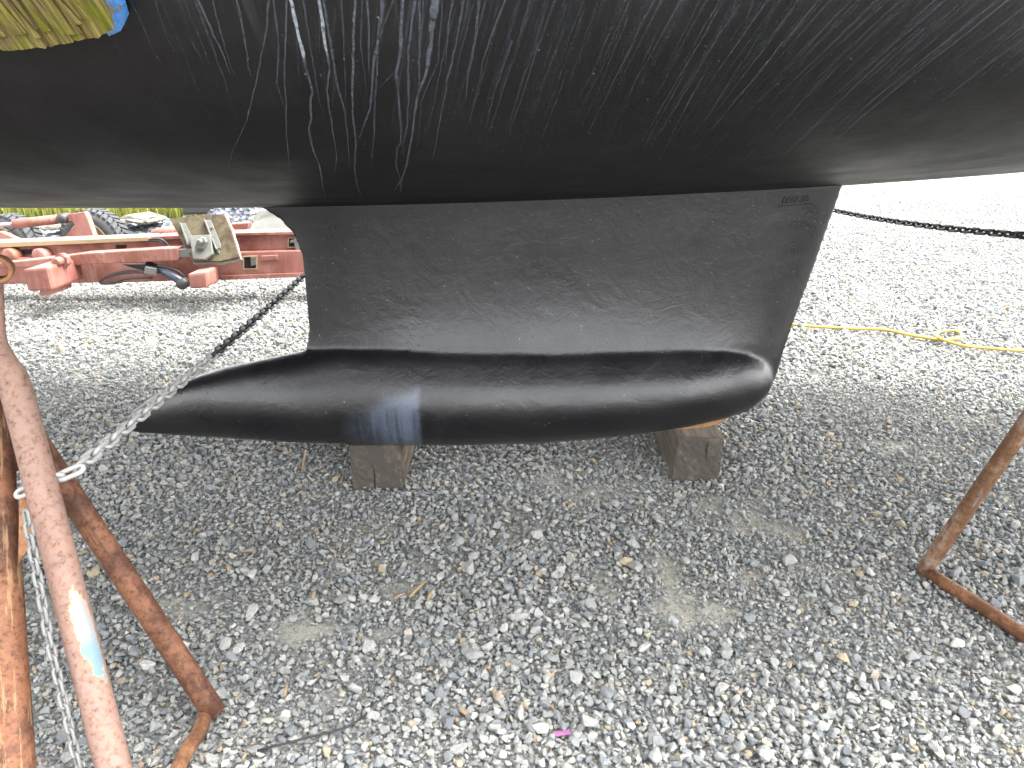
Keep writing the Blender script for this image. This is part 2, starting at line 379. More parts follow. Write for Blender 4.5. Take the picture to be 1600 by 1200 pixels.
for pts_, w0, w1, s in [
    ([(182, -60), (180, 200), (170, 400), (165, 480), (180, 620), (180, 800), (195, 920), (215, 1000), (205, 1060)], 2.6, 1.6, .55),
    ([(195, -70), (210, 0), (250, 200), (295, 410)], 6.0, 4.0, 1.0),
    ([(295, 410), (330, 540), (320, 580), (330, 690), (315, 750), (340, 870), (380, 980), (395, 1100), (415, 1165)], 4.2, 2.0, .72),
    ([(340, -60), (365, 0), (395, 150), (415, 300), (430, 400)], 5.5, 3.0, 1.0),
    ([(430, 400), (415, 540), (430, 660), (455, 780), (470, 900), (465, 990), (435, 1025)], 2.6, 1.5, .6),
    ([(385, -60), (410, 60), (450, 330), (480, 500), (520, 660), (535, 800), (545, 980)], 4.5, 2.2, .5),
    ([(585, -60), (580, 0), (570, 300), (565, 650), (585, 820), (580, 980), (605, 1110), (640, 1190)], 4.2, 1.8, .75),
    ([(650, -50), (655, 0), (668, 200), (665, 450)], 4.0, 1.6, .5),
    ([(748, -60), (740, 0), (720, 220), (690, 350), (670, 640), (590, 840)], 6.0, 2.0, .6),
    ([(715, 230), (700, 540), (695, 770), (670, 1000)], 3.5, 1.4, .5),
    ([(865, -60), (860, 0), (845, 300), (825, 430), (832, 540)], 5.5, 4.5, .75),
    ([(832, 540), (845, 660), (850, 840), (825, 860), (820, 960), (850, 1060), (835, 1160)], 3.5, 1.6, .65),
    ([(945, -60), (935, 0), (890, 300), (895, 500), (890, 720), (860, 840), (870, 970)], 4.2, 2.0, .6),
    ([(1062, -60), (1050, 0), (1035, 120)], 14, 10, .85), ([(1035, 120), (1020, 300), (1005, 400), (945, 560)], 8, 3.0, .8),
    ([(945, 560), (925, 680), (910, 800), (880, 980), (850, 1060), (800, 1130)], 3.6, 2.0, .8),
    ([(962, -60), (960, 100), (955, 380), (950, 550)], 3.5, 2.2, .5), ([(985, -60), (970, 250), (955, 380)], 2.2, 1.6, .4),
    ([(78, -60), (75, 0), (65, 160), (45, 260), (10, 440), (-55, 700), (-130, 860), (-160, 960), (-150, 1080)], 2.8, 1.4, .5),
    ([(100, -50), (130, 260), (120, 480), (170, 640), (175, 760)], 3.5, 1.2, .4),
    ([(1095, -60), (1070, 350), (970, 600), (945, 900)], 2.4, 1.2, .4), ([(1160, -60), (1120, 230), (1105, 430)], 3.4, 1.2, .45),
    ([(1220, -60), (1175, 250), (1110, 540), (1060, 780), (1025, 1000)], 3.6, 1.3, .5), ([(1310, -60), (1285, 250), (1240, 440), (1230, 600)], 5, 1.5, .45),
    ([(1480, -60), (1330, 350), (1290, 560), (1250, 730)], 3, 1.2, .4), ([(1500, 230), (1390, 560), (1340, 770)], 3.0, 1.2, .45),
    ([(830, 400), (770, 460), (700, 540)], 1.6, 1.0, .4), ([(800, 0), (730, 200), (700, 330)], 2.4, 1.4, .45), ([(270, -40), (330, 320), (370, 600), (400, 680)], 3.2, 1.0, .4),
    ([(500, -40), (515, 300), (530, 640)], 3.0, 1.0, .35), ([(620, -20), (610, 260), (640, 420), (640, 560)], 2.6, 1.0, .35), ([(240, 240), (265, 520)], 2, .8, .25)]:
    drip(C(pts_), w0, w1, s)
for pts_, w0, w1, s in [([(300, -15), (310, 0), (332, 50), (350, 85), (360, 117)], 3.5, 1.6, .6), ([(365, -15), (370, 0), (380, 50), (389, 107), (394, 120)], 3.6, 1.8, .5), ([(330, -10), (345, 50), (360, 105), (378, 130)], 2.6, 1.2, .35),
                        ([(200, -10), (225, 45), (250, 95), (266, 115)], 2.6, 1.0, .25), ([(240, -5), (262, 60), (275, 85)], 2.4, 1.0, .22), ([(298, 60), (318, 100)], 2, 1, .3)]:
    drip(pts_, w0, w1, s)
def lean(x): return float(np.interp(x, [150, 320, 460, 560, 700, 1020, 1240, 1465, 1700], [.5, .4, .2, 0, -.15, -.42, -.62, -1.05, -1.3]))
rs = random.Random(5)
for k in range(390):
    x = rs.uniform(630, 1900) if k < 370 else rs.uniform(230, 640); y0 = rs.choice([-20, -20, rs.uniform(0, 120)]); ln = rs.uniform(70, 300) * (1 - .35 * max(0, (x - 1300) / 500))
    ln = min(ln, 255 - y0); p = [(x, y0)]; yy = y0; xx = x; l0 = lean(x + 60)
    while yy < y0 + ln: yy += 18; xx += 18 * l0 + rs.uniform(-1.5, 1.5); p.append((xx, yy))
    drip(p, rs.uniform(1.4, 5.0), 1.0, rs.uniform(.03, .15) if k % 9 else .24, .8)
for k in range(70):          # specks of dried splash
    x, y = rs.uniform(420, 1500), rs.uniform(0, 300); q = rs.uniform(.6, 1.6)
    drip([(x, y), (x + q * .4, y + q * 1.2), (x + q * .5, y + 2 * q)], q * 1.3, q, rs.uniform(.4, 1.0), .1)
hm = mesh(V, Fc, 'hull')
a = hm.attributes.new('film', 'FLOAT', 'POINT'); a.data.foreach_set('value', np.array(STR, np.float32))
uvl = hm.uv_layers.new(name='UVMap'); UVa = np.array(UVv, np.float32); li = np.zeros(len(hm.loops), np.int32); hm.loops.foreach_get('vertex_index', li); uvl.data.foreach_set('uv', UVa[li].ravel())
mi = np.zeros(len(hm.polygons), np.int32); mi[nF0:] = 1
ctr = np.array([sum(V[i][2] for i in f) / len(f) for f in Fc]); mi[:nF0][ctr[:nF0] > 1.93] = 2; mi[nF0 - (len(XS) - 1):nF0] = 2
hm.polygons.foreach_set('material_index', mi)
sm = np.ones(len(hm.polygons), bool); sm[nF0 - len(XS):nF0] = False; hm.polygons.foreach_set('use_smooth', sm)
# antifouling paint
m = M('antifouling_paint'); o = m.obj(); u = m.uv()
sh = m.n('ShaderNodeVectorMath', operation='MULTIPLY'); m.l(u, sh.inputs[0]); sh.inputs[1].default_value = (55, 2.4, 1)
st = m.noise(sh.outputs[0], 1.0, 5, .65, .6); st2 = m.noise(m.mapping(u, (150, 6, 1)), 1.0, 4, .6, .4)
uvx = m.sep(u); tt = m.math('ABSOLUTE', uvx[1])
reg = m.math('MULTIPLY', m.smooth(tt, .45, .85), m.smooth(m.noise(o, 1.3, 3), .3, .62))
k = m.math('MULTIPLY', m.math('ADD', m.smooth(st, .52, .78), m.math('MULTIPLY', m.smooth(st2, .55, .8), .6)), reg)
blot = m.noise(o, 3.2, 7, .68, .3); speck = m.smooth(m.noise(o, 130, 2, .5), .73, .80)
c = m.mix(m.smooth(blot, .40, .72), (.0058, .0058, .0062), (.0145, .0132, .0145))
c = m.mix(m.math('MULTIPLY', k, .42), c, (.085, .088, .10))
c = m.mix(m.math('MULTIPLY', speck, .10), c, (.3, .3, .28))
m.set(Base_Color=c, Roughness=m.ramp(m.noise(o, 6, 5, .6), [(.3, .40), (.7, .55)]), Specular_IOR_Level=.30)
b1 = m.bump(m.noise(o, 240, 3, .6), .22, .002); m.bump(m.noise(o, 14, 5, .6), .10, .012, b1)
PAINT_HULL = m.m
m = M('dried_drip_film'); f = m.n('ShaderNodeAttribute', attribute_name='film').outputs['Fac']; u = m.sep(m.uv()); o = m.obj()
ed = m.math('MULTIPLY', m.smooth(u[0], 0, .28), m.smooth(u[0], 1, .72)); br = m.smooth(m.noise(m.mapping(o, (1, 1, 1)), 110, 5, .7), .30, .62)
al = m.math('MULTIPLY', m.math('MULTIPLY', f, ed), m.math('ADD', m.math('MULTIPLY', br, .65), .35), clamp=True)
m.set(Base_Color=m.mix(m.smooth(f, .85, 1.0), (.125, .138, .168), (.36, .39, .44)), Roughness=.55, Alpha=al)
FILM = m.m
topside = plain('topside_gelcoat', (.55, .56, .57), .3, 0, .05)
boat = thing('sailboat', 'black-bottomed sailboat hull with bulb keel propped on two timbers', 'sailboat', (0, YK, 0))
link('hull', hm, [PAINT_HULL, FILM, topside], boat)

# ------------------------------------------------------------------ the boat: keel with bulb
def kp(px, py): p = P(px, py, YK); return p.x, p.z
top = [kp(*q) for q in [(190, 667), (208, 640), (250, 612), (300, 589), (350, 574), (400, 563), (470, 549), (530, 535), (600, 527), (800, 522), (1000, 521), (1070, 523), (1120, 528), (1160, 538), (1192, 555), (1208, 582)]]
bot = [kp(*q) for q in [(190, 671), (215, 676), (300, 680), (450, 685), (600, 686), (700, 686), (850, 681), (980, 669), (1060, 658), (1125, 648), (1170, 633), (1190, 618), (1203, 600), (1208, 591)]]
xt, zt = zip(*top); xb, zb = zip(*bot)
x0, x1 = min(xt), max(xt)
wid = lambda u: lin(u, [0, .02, .08, .18, .30, .45, .60, .75, .86, .93, .97, .99, 1.0], [.008, .022, .055, .10, .135, .175, .194, .196, .178, .145, .105, .066, .012])
bmk = bmesh.new(); ringsB = []; NS = 56
us = np.concatenate([np.linspace(0, .1, 10)[:-1], np.linspace(.1, .85, 50)[:-1], 1 - .15 * (1 - np.sin(np.linspace(0, math.pi / 2, 22)))])
for u in us:
    x = x0 + (x1 - x0) * u; a = wid(u); zT, zB = lin(x, xt, zt), lin(x, xb, zb)
    if zT - zB < .006: mid = (zT + zB) / 2; zT, zB = mid + .003, mid - .003
    r = []; el = max(1 - min(1, max(0, (u - .10) / .22)), .7 * min(1, max(0, (u - .86) / .10))); el = el * el * (3 - 2 * el)
    for k in range(NS):
        half = NS // 2; h = (k if k < half else NS - 1 - k) / (half - 1); h = .5 - .5 * math.cos(math.pi * h)
        ww = lin(h, [0, .004, .03, .08, .15, .22, .29, .36, .42, .47, .52, .57, .62, .68, .80, .87, .93, .97, 1], [.16, .32, .50, .66, .80, .89, .955, .99, 1, .99, .967, .935, .89, .815, .64, .525, .38, .24, .02])
        ww = ww * (1 - el) + el * math.sqrt(max(.0004, 1 - (2 * h - 1) ** 2))
        r.append(bmk.verts.new((x, YK + a * ww * (-1 if k < half else 1), zB + (zT - zB) * h)))
    ringsB.append(r)
for a, b in zip(ringsB[:-1], ringsB[1:]):
    for k in range(NS): bmk.faces.new((a[k], a[(k + 1) % NS], b[(k + 1) % NS], b[k]))
bmk.faces.new(ringsB[0][::-1]); bmk.faces.new(ringsB[-1])
LE = [kp(*q) for q in [(1328, 262), (1318, 290), (1300, 340), (1270, 425), (1241, 502), (1224, 550), (1214, 584), (1204, 606), (1190, 624), (1172, 638)]]
TE = [kp(*q) for q in [(396, 310), (408, 326), (436, 343), (460, 370), (470, 400), (476, 455), (481, 515), (478, 540), (474, 560), (476, 600), (480, 660)]]
xl, zl = zip(*LE[::-1]); xe, ze = zip(*TE[::-1])
thick = lambda z: lin(z, [.28, .34, .42, .535, .59, .615, .645, .685, .735, .785, .835, .90, 1.05, 1.2], [.10, .118, .130, .123, .1085, .0985, .0885, .0775, .068, .0615, .0575, .0555, .056, .060])
foil = lambda u: (max(u, 0) ** .62) * (max(1 - u, 0) ** .5) * 1.83 if 0 < u < 1 else 0   # u from trailing edge to leading edge
zs_ = np.linspace(.31, 1.16, 70); ringsF = []
uu = (1 - np.cos(np.linspace(0, math.pi, 46))) / 2
for z in zs_:
    a, b = lin(z, ze, xe), lin(z, zl, xl); t = thick(z); r = []
    for u in uu: r.append(bmk.verts.new((a + (b - a) * u, YK - max(t * min(foil(u), 1.03), .004), z)))
    for u in uu[::-1][1:-1]: r.append(bmk.verts.new((a + (b - a) * u, YK + max(t * min(foil(u), 1.03), .004), z)))
    ringsF.append(r)
n = len(ringsF[0])
for a, b in zip(ringsF[:-1], ringsF[1:]):
    for k in range(n): bmk.faces.new((a[k], a[(k + 1) % n], b[(k + 1) % n], b[k]))
bmk.faces.new(ringsF[0][::-1]); bmk.faces.new(ringsF[-1])
tmp = bpy.data.objects.new('keel_build', from_bm(bmk)); COL.objects.link(tmp)
md = tmp.modifiers.new('r', 'REMESH'); md.mode = 'VOXEL'; md.voxel_size = .0075
md = tmp.modifiers.new('s', 'SMOOTH'); md.factor = .5; md.iterations = 14
dg = bpy.context.evaluated_depsgraph_get()
km = bpy.data.meshes.new_from_object(tmp.evaluated_get(dg)); bpy.data.objects.remove(tmp)
m = M('keel_paint'); o = m.obj(); xyz = m.sep(o)      # object space = world metres here
big = m.noise(o, 2.6, 6, .6); blot = m.noise(o, 9, 6, .65, .4)
c = m.mix(m.smooth(big, .38, .66), (.0050, .0048, .0064), (.0095, .0090, .0098))
c = m.mix(m.math('MULTIPLY', m.smooth(blot, .55, .75), .5), c, (.018, .018, .0195))
speck = m.smooth(m.noise(o, 95, 2, .45), .725, .775); 
c = m.mix(m.math('MULTIPLY', speck, .42), c, (.34, .33, .30)); dust = m.smooth(m.noise(o, 210, 2, .5), .69, .76); c = m.mix(m.math('MULTIPLY', m.math('MULTIPLY', dust, m.smooth(big, .35, .6)), .22), c, (.26, .26, .27))
chip = m.smooth(m.noise(m.mapping(o, loc=(4, 2, 7)), 38, 4, .6), .745, .775)
c = m.mix(m.math('MULTIPLY', chip, .5), c, (.45, .43, .36))
# rubbed, chalky grey-blue patch above the first timber: soft to the tail, sharp edge to the bow
pA, pB, pC = P(535, 680, YK - .12), P(655, 640, YK - .15), P(655, 606, YK - .16)
nz = m.math('MULTIPLY', m.math('SUBTRACT', m.noise(o, 14, 5, .65), .5), .16)
rub = m.math('MULTIPLY', m.smooth(m.math('ADD', xyz[0], nz), pA.x - .03, pB.x - .03), m.smooth(m.math('ADD', xyz[0], m.math('MULTIPLY', nz, .25)), pB.x + .012, pB.x - .012))
topz = m.math('ADD', m.math('MULTIPLY', m.math('SUBTRACT', xyz[0], pB.x), .38), pC.z)
rub = m.math('MULTIPLY', rub, m.smooth(m.math('SUBTRACT', m.math('ADD', xyz[2], m.math('MULTIPLY', nz, .3)), topz), .02, -.035))
runs = m.smooth(m.noise(m.mapping(o, (70, 1, 3)), 1.0, 3, .5), .40, .58)
low = m.smooth(xyz[2], pC.z - .05, pC.z - .11)
rub = m.math('MULTIPLY', rub, m.math('SUBTRACT', 1.0, m.math('MULTIPLY', m.math('MULTIPLY', low, runs), .45)))
c = m.mix(m.math('MULTIPLY', rub, .68), c, (.12, .15, .205))
# bare rusty lead/iron shoe under the nose
rz = m.math('ADD', xyz[2], m.math('MULTIPLY', nz, .35)); q0, q1 = P(1075, 660, YK), P(1135, 655, YK)
shoe = m.math('MULTIPLY', m.math('MULTIPLY', m.smooth(xyz[0], q0.x - .03, q0.x + .02), m.smooth(xyz[0], q1.x + .06, q1.x)), m.smooth(m.math('SUBTRACT', rz, m.math('MULTIPLY', m.math('SUBTRACT', xyz[0], q0.x), .32)), .262, .247))
c = m.mix(m.math('MULTIPLY', shoe, .25), c, m.mix(m.noise(o, 40, 5), (.16, .06, .02), (.62, .30, .08)))
m.set(Base_Color=c, Roughness=m.ramp(m.noise(o, 5, 5, .6), [(.3, .25), (.7, .38)]), Specular_IOR_Level=.70)
b1 = m.bump(m.noise(o, 120, 4, .62), .10, .004); b2 = m.bump(m.noise(o, 7, 5, .6, .8), .10, .03, m.bump(m.noise(o, 26, 6, .7, .6), .10, .012, b1))
pit = m.smooth(m.voro(o, 34), .0, .16); b3 = m.bump(m.mix(m.smooth(m.noise(o, 7, 3), .45, .62), 1.0, pit), .25, .004, b2)
KEEL = m.m
keel = link('keel', km, KEEL, boat, True)
kb = BVHTree.FromPolygons([v.co.copy() for v in km.vertices], [tuple(p.vertices) for p in km.polygons])
def keel_hit(px, py): r = kb.ray_cast(Vector((0, 0, H)), ray(px, py)); return r[0], r[1]
# cast number near the leading edge
pn = plain('cast_number_paint', (.017, .017, .018), .36, 0, .3, 60)
p0, n0 = keel_hit(1221, 319); p1, _ = keel_hit(1266, 315); p2, _ = keel_hit(1224, 304)
ux = (p1 - p0).normalized(); uz = n0.cross(ux).normalized()
if uz.z < 0: uz = -uz
cu = bpy.data.curves.new('num', 'FONT'); cu.body = '060538'; cu.size = .043; cu.extrude = .0024; cu.shear = .25; cu.space_character = .95; cu.offset = .0006
to = bpy.data.objects.new('num', cu); COL.objects.link(to); dg = bpy.context.evaluated_depsgraph_get()
tm = bpy.data.meshes.new_from_object(to.evaluated_get(dg)); bpy.data.objects.remove(to)
wx = max(v.co.x for v in tm.vertices); k = (p1 - p0).length * .97 / wx
tm.transform(Matrix.Translation(p0 + n0 * .0012) @ Matrix((ux, uz, n0)).transposed().to_4x4() @ Matrix.Diagonal((k, k, 1, 1)))
num = link('cast_number', tm, pn, boat)
rim = bmesh.new(); Wd, Ht = (p1 - p0).length, .030
def bar(bm, a, b, wd, hgt):
    d = (b - a).normalized(); s = n0.cross(d).normalized() * wd * .5; nn = n0 * hgt
    q = [a - s - nn, a + s - nn, b + s - nn, b - s - nn]; t = [a - s * .4 + nn, a + s * .4 + nn, b + s * .4 + nn, b - s * .4 + nn]
    vs = [bm.verts.new(x) for x in q + t]
    for f in ((0, 1, 2, 3), (7, 6, 5, 4), (0, 4, 5, 1), (1, 5, 6, 2), (2, 6, 7, 3), (3, 7, 4, 0)): bm.faces.new([vs[i] for i in f])
a0 = p0 - ux * .008 - uz * .007; a1 = p1 + ux * .006 - uz * .007; sh_ = ux * .012
bar(rim, a0, a1, .005, .003); bar(rim, a0 + uz * .046 + sh_, a1 + uz * .046 + sh_, .003, .0008)
link('number_border', from_bm(rim), pn, boat)

# ------------------------------------------------------------------ timbers under the keel
m = M('weathered_timber'); o = m.obj(); s = m.sep(o)
grain = m.noise(m.mapping(o, (34, 2.0, 34)), 1.0, 6, .65, .3)
rad = m.n('ShaderNodeVectorMath', operation='LENGTH'); m.l(m.mapping(o, (1, 0, 1.1), loc=(.012, 0, .02)), rad.inputs[0])
ring = m.noise(m.mapping(o, (1, .02, 1)), 9, 4, .6); wv = m.math('SINE', m.math('ADD', m.math('MULTIPLY', rad.outputs['Value'], 520.), m.math('MULTIPLY', ring, 9.)))
endm = m.smooth(s[1], -.292, -.297)
c1 = m.ramp(grain, [(.28, (.022, .018, .014)), (.5, (.075, .058, .043)), (.75, (.16, .128, .095))])
c2 = m.mix(m.math('MULTIPLY', m.smooth(wv, -1, 1), .16), (.062, .055, .047), (.098, .087, .075))
c2 = m.mix(m.smooth(m.noise(o, 18, 5, .7), .5, .75), c2, (.15, .12, .098)); c2 = m.mix(m.smooth(m.noise(o, 30, 4, .6), .66, .72), c2, (.27, .25, .22))
c2 = m.mix(m.smooth(m.noise(o, 7, 4, .6), .55, .7), c2, (.06, .045, .035))
m.set(Base_Color=m.mix(endm, c1, c2), Roughness=.88, Specular_IOR_Level=.2)
b1 = m.bump(grain, .6, .008); m.bump(m.noise(o, 55, 5, .7), .5, .004, b1); TIMBER = m.m
def timber(label, xc, yf, wdt, hgt, rz, seed, tilt=0):
    rr = random.Random(seed); bm = bmesh.new(); bmesh.ops.create_cube(bm, size=1)
    bmesh.ops.scale(bm, vec=(wdt, .6, hgt), verts=bm.verts)
    bevelled(bm, .012, 2)
    bmesh.ops.subdivide_edges(bm, edges=[e for e in bm.edges if e.calc_length() > .08], cuts=9, use_grid_fill=True)
    for v in bm.verts: v.co += Vector((rr.gauss(0, .0011), rr.gauss(0, .0012), rr.gauss(0, .0009)))
    # drying check in the end grain: a narrow open split
    o_ = link('timber_block', from_bm(bm), TIMBER); o_.rotation_euler = (0, tilt, rz)
    o_.location = (xc + math.sin(-rz) * .3, yf + .3, hgt / 2 - .006); tag(o_, label, 'timber block', 'timbers under the keel'); return o_
b0 = G(591, 767); b1_ = G(1086, 755)
t1 = timber('split timber block under the keel below the pale blue patch', b0.x, b0.y, .200, .203, R(1), 1)
t2 = timber('squared timber block under the rounded nose of the keel, top edge showing', b1_.x + .003, b1_.y, .186, .205, R(-2), 2, R(1.5))
crackm = plain('split_dark', (.010, .008, .006), .95)
SHIM = plain('orange_softwood', (.25, .135, .055), .8, 0, .55, 40)
tag(link('wood_shim', from_bm(bevelled(prism_bm([P(x, y, YK - .075) for x, y in [(1050, 672), (1085, 664), (1132, 651), (1139, 652), (1132, 659), (1108, 667), (1075, 671)]], (0, .16, 0)), .002, 1)), SHIM), 'thin orange wood shim wedged between the keel nose and its timber block', 'wood shim')
def crack(o_, pts):
    V_, F_ = [], []
    for i, (x, z, wd) in enumerate(pts): V_ += [(x - wd, -.3022, z), (x + wd, -.3022, z), (x - wd, -.290, z), (x + wd, -.290, z)]
    for i in range(len(pts) - 1):
        a = i * 4; b = a + 4; F_ += [(a, a + 1, b + 1, b), (a, b, b + 2, a + 2), (a + 1, a + 3, b + 3, b + 1)]
    c = link('split', mesh(V_, F_), crackm); c.parent = o_; return c
crack(t1, [(-.013, -.094, .0022), (-.011, -.06, .003), (-.009, -.03, .0022), (-.012, .0, .0010), (-.016, .02, .0006)])
crack(t2, [(.03, .085, .0012), (.027, .05, .002), (.03, .01, .0006)])

# ------------------------------------------------------------------ jack stands
RUST_DEEP = rusty('rust_deep', (.085, .034, .019), (.16, .068, .035), None)
RUST_CREAM = rusty('rust_flaked_cream_paint', (.085, .034, .019), (.16, .067, .034), (.20, .095, .048), .3, .7)
RUST_ORANGE = rusty('rust_orange', (.13, .055, .025), (.21, .098, .045), None)
RUST_GREY = rusty('rust_over_grey_steel', (.14, .066, .030), (.20, .108, .055), (.20, .185, .18), .48)
PLY = None
def legs(t, hub, feet, r, mats, names='leg'):
    for f, mm in zip(feet, mats):
        p = [hub + (f - hub) * k for k in np.linspace(0, 1, 24)]
        link('leg', tube(p, r, 22), mm, t)
stL = thing('jack_stand', 'rusty pipe jack stand in the near left corner with a worn pinkish leg', 'jack stand', (-1.1, 1.45, 0), 'jack stands around the boat')
hubT = PZ(-2, 425, 1.52); hubB = PZ(0, 545, 1.52)
# pipe leg whose flattened top is welded to the centre tube
B0, B1 = PZ(24, 600, 1.50), PZ(178, 1200, 1.38); dB = (B1 - B0); footB = B0 + dB * (B0.z / -dB.z)
ptsB = catmull([PZ(-7, 436, 1.53), PZ(-5, 500, 1.53), PZ(-3, 538, 1.525), PZ(9, 572, 1.51), PZ(26, 612, 1.50), B0 + (footB - B0) * .3, B0 + (footB - B0) * .65, footB], 10)
rB = [lin(i, [0, 10, 20, 30, 40, 70], [.014, .0145, .0185, .026, .030, .030]) for i in range(len(ptsB))]
tB = tube(ptsB, rB, 26); bB = BVHTree.FromPolygons([v.co.copy() for v in tB.vertices], [tuple(p.vertices) for p in tB.polygons])
def uvB(px, py): f = bB.ray_cast(Vector((0, 0, H)), ray(px, py))[2]; l = [tB.uv_layers[0].data[i].uv for i in tB.polygons[f].loop_indices]; return sum(q[0] for q in l) / 4, sum(q[1] for q in l) / 4
ua, ub, uc = uvB(122, 960), uvB(138, 1005), uvB(152, 1050)
RUST_PINK = rusty('rust_worn_red_primer', (.14, .058, .030), (.21, .095, .05), (.225, .145, .118), 1.05, 0, (ub[0], ub[1], .105, abs(uc[1] - ua[1]) * .85, (uc[0] - ua[0]) / (uc[1] - ua[1])))
link('leg', tB, RUST_PINK, stL)['label'] = 'worn pinkish leg with a white and pale blue paint chip'
A0, A1 = PZ(-16, 590, 1.57), PZ(22, 1200, 1.36); dA = A1 - A0; footA = A0 + dA * (A0.z / -dA.z)
link('leg', tube([A0 + (footA - A0) * k for k in np.linspace(-.15, 1, 24)], .035, 24), RUST_CREAM, stL)['label'] = 'deep rust leg with flaked cream paint'
footC = G(334, 1122); footC.z = .028; C0 = PZ(62, 700, 1.62); dirC = (C0 - footC).normalized()
link('leg', tube([footC + dirC * k for k in np.linspace(-.012, (C0 - footC).length + .28, 24)], .0265, 22), RUST_DEEP, stL)
footD = Vector((-1.62, 1.75, .02)); link('leg', tube([footD + (PZ(-10, 600, 1.56) - footD) * k for k in np.linspace(0, 1, 16)], .028, 18), RUST_DEEP, stL)
D1 = G(291, 1200); D1.z = .026; dD = (D1 - footC); dD.z = 0
link('foot_tie', tube(catmull([footC + Vector((-.012, -.01, -.004)), footC + dD * .5, footC + dD * 1.2, Vector((footB.x, footB.y, .02))], 6), .0165, 14), RUST_ORANGE, stL)
for a, b in ((footB, footA), (footA, footD)):
    a = a.copy(); b = b.copy(); a.z = b.z = .02; link('foot_tie', tube([a, (a + b) / 2, b], .0165, 12), RUST_ORANGE, stL)
# gusset plate between two legs
gp = [PZ(30, 775, 1.46), PZ(44, 762, 1.47), PZ(62, 800, 1.46), PZ(50, 850, 1.445), PZ(28, 885, 1.43)]
link('gusset', from_bm(bevelled(prism_bm(gp, ray(45, 800).normalized() * .03), .004)), RUST_ORANGE, stL)
# centre tube, cross tube with an open end, screw and plywood pad
ct = Vector((hubB.x - .045, hubB.y + .01, 0))
link('centre_tube', tube([ct + Vector((0, 0, .62)), ct + Vector((0, 0, 1.12))], .030, 20), RUST_CREAM, stL)
xe0 = PZ(-4, 423, 1.45); ax_ = (xe0 - Vector((0, 0, H))); ax_ = Vector((.50, -.86, .05)).normalized()
prof = [(.018, -.06), (.018, .0), (.020, .002), (.0245, .002), (.0265, 0), (.0265, -.06)]
link('cross_tube', lathe(prof, xe0, ax_, 28), RUST_ORANGE, stL, True)

# ------------------------------------------------------------------ plywood pad on the stand, against the hull
hp, hn = hull_hit(60, 20)
m = M('weathered_plywood'); uvn = m.uv(); o = m.obj()
g1 = m.noise(m.mapping(uvn, (95, 3.5, 1)), 1.0, 6, .7, .2); g2 = m.noise(m.mapping(uvn, (30, 1.2, 1)), 1.0, 4, .6, .5); blot = m.noise(uvn, 16, 5, .6)
c = m.ramp(g1, [(.30, (.018, .012, .005)), (.43, (.12, .09, .028)), (.57, (.30, .24, .075)), (.74, (.47, .41, .20))])
c = m.mix(m.smooth(m.math('ADD', m.math('MULTIPLY', g2, .6), m.math('MULTIPLY', blot, .4)), .50, .62), c, m.mix(g1, (.05, .06, .006), (.30, .30, .03)))
c = m.mix(m.math('MULTIPLY', m.smooth(m.noise(m.mapping(uvn, loc=(5, 3, 0)), 9, 4), .52, .66), .7), c, (.20, .15, .095))
m.set(Base_Color=c, Roughness=.85, Specular_IOR_Level=.2); b1 = m.bump(g1, 1.0, .010); m.bump(g2, .6, .010, b1); PLY = m.m
m = M('flaking_blue_paint'); o = m.obj(); m.set(Base_Color=m.mix(m.smooth(m.noise(o, 55, 5, .7), .54, .60), m.mix(m.noise(o, 90, 4), (.02, .10, .32), (.06, .24, .55)), (.14, .10, .05)), Roughness=.65); m.bump(m.noise(o, 60, 5, .7), .7, .006); bluep = m.m
pc = hp + hn * .030
def onpad(px, py): d = ray(px, py); t = (pc - Vector((0, 0, H))).dot(hn) / d.dot(hn); return Vector((0, 0, H)) + d * t
outl = [(-260, -90), (158, -60), (172, -18), (186, 14), (191, 36), (186, 46)]
rr = random.Random(3); x = 181
while x > -250:
    y = lin(x, [-150, 0, 70, 100, 130, 181], [86, 78, 74, 68, 61, 52]); outl.append((x, y + rr.uniform(-3, 3))); x -= rr.uniform(3, 8)
outl.append((-260, 92))
bm = prism_bm([onpad(*q) for q in outl], -hn * .021); me = from_bm(bm)
gdir = (onpad(70, 70) - onpad(20, 0)).normalized(); gs = hn.cross(gdir)
uvl = me.uv_layers.new(name='UVMap')
for lp in me.loops: v = me.vertices[lp.vertex_index].co - pc; uvl.data[lp.index].uv = (v.dot(gs), v.dot(gdir))
link('plywood_pad', me, PLY, stL)['label'] = 'weathered splintering plywood pad with green algae and a blue painted edge'
# splintered face plies, each a strip lying on the pad
strip = bmesh.new(); uvst = []
for k in range(16):
    q = rr.uniform(-120, 150); yb = lin(q + 30, [-150, 0, 70, 100, 190], [80, 72, 66, 58, 40]) - rr.uniform(0, 22); wd = rr.uniform(7, 26)
    a, b = onpad(q - 48, yb - 66), onpad(q + 8, yb); c_, d_ = onpad(q + 8 + wd, yb + rr.uniform(-6, 1)), onpad(q - 48 + wd, yb - 66)
    vs = [strip.verts.new(p + hn * .0015) for p in (a, b, c_, d_)] + [strip.verts.new(p + hn * rr.uniform(.003, .0055)) for p in (a, b, c_, d_)]
    for f in ((4, 5, 6, 7), (0, 1, 5, 4), (1, 2, 6, 5), (2, 3, 7, 6), (3, 0, 4, 7)): strip.faces.new([vs[i] for i in f])
me = from_bm(strip); uvl = me.uv_layers.new(name='UVMap')
for lp in me.loops: v = me.vertices[lp.vertex_index].co - pc; uvl.data[lp.index].uv = (v.dot(gs) + .7, v.dot(gdir))
link('splintered_ply', me, PLY, stL)
be = [(160, -60), (174, -18), (188, 13), (194, 36), (188, 47), (172, 55), (170, 51), (181, 44), (180, 38), (174, 20), (168, 2), (163, -20), (148, -60)]
be = [(x + rr.uniform(-1.5, 1.5), y + rr.uniform(-1.5, 1.5)) for x, y in be]
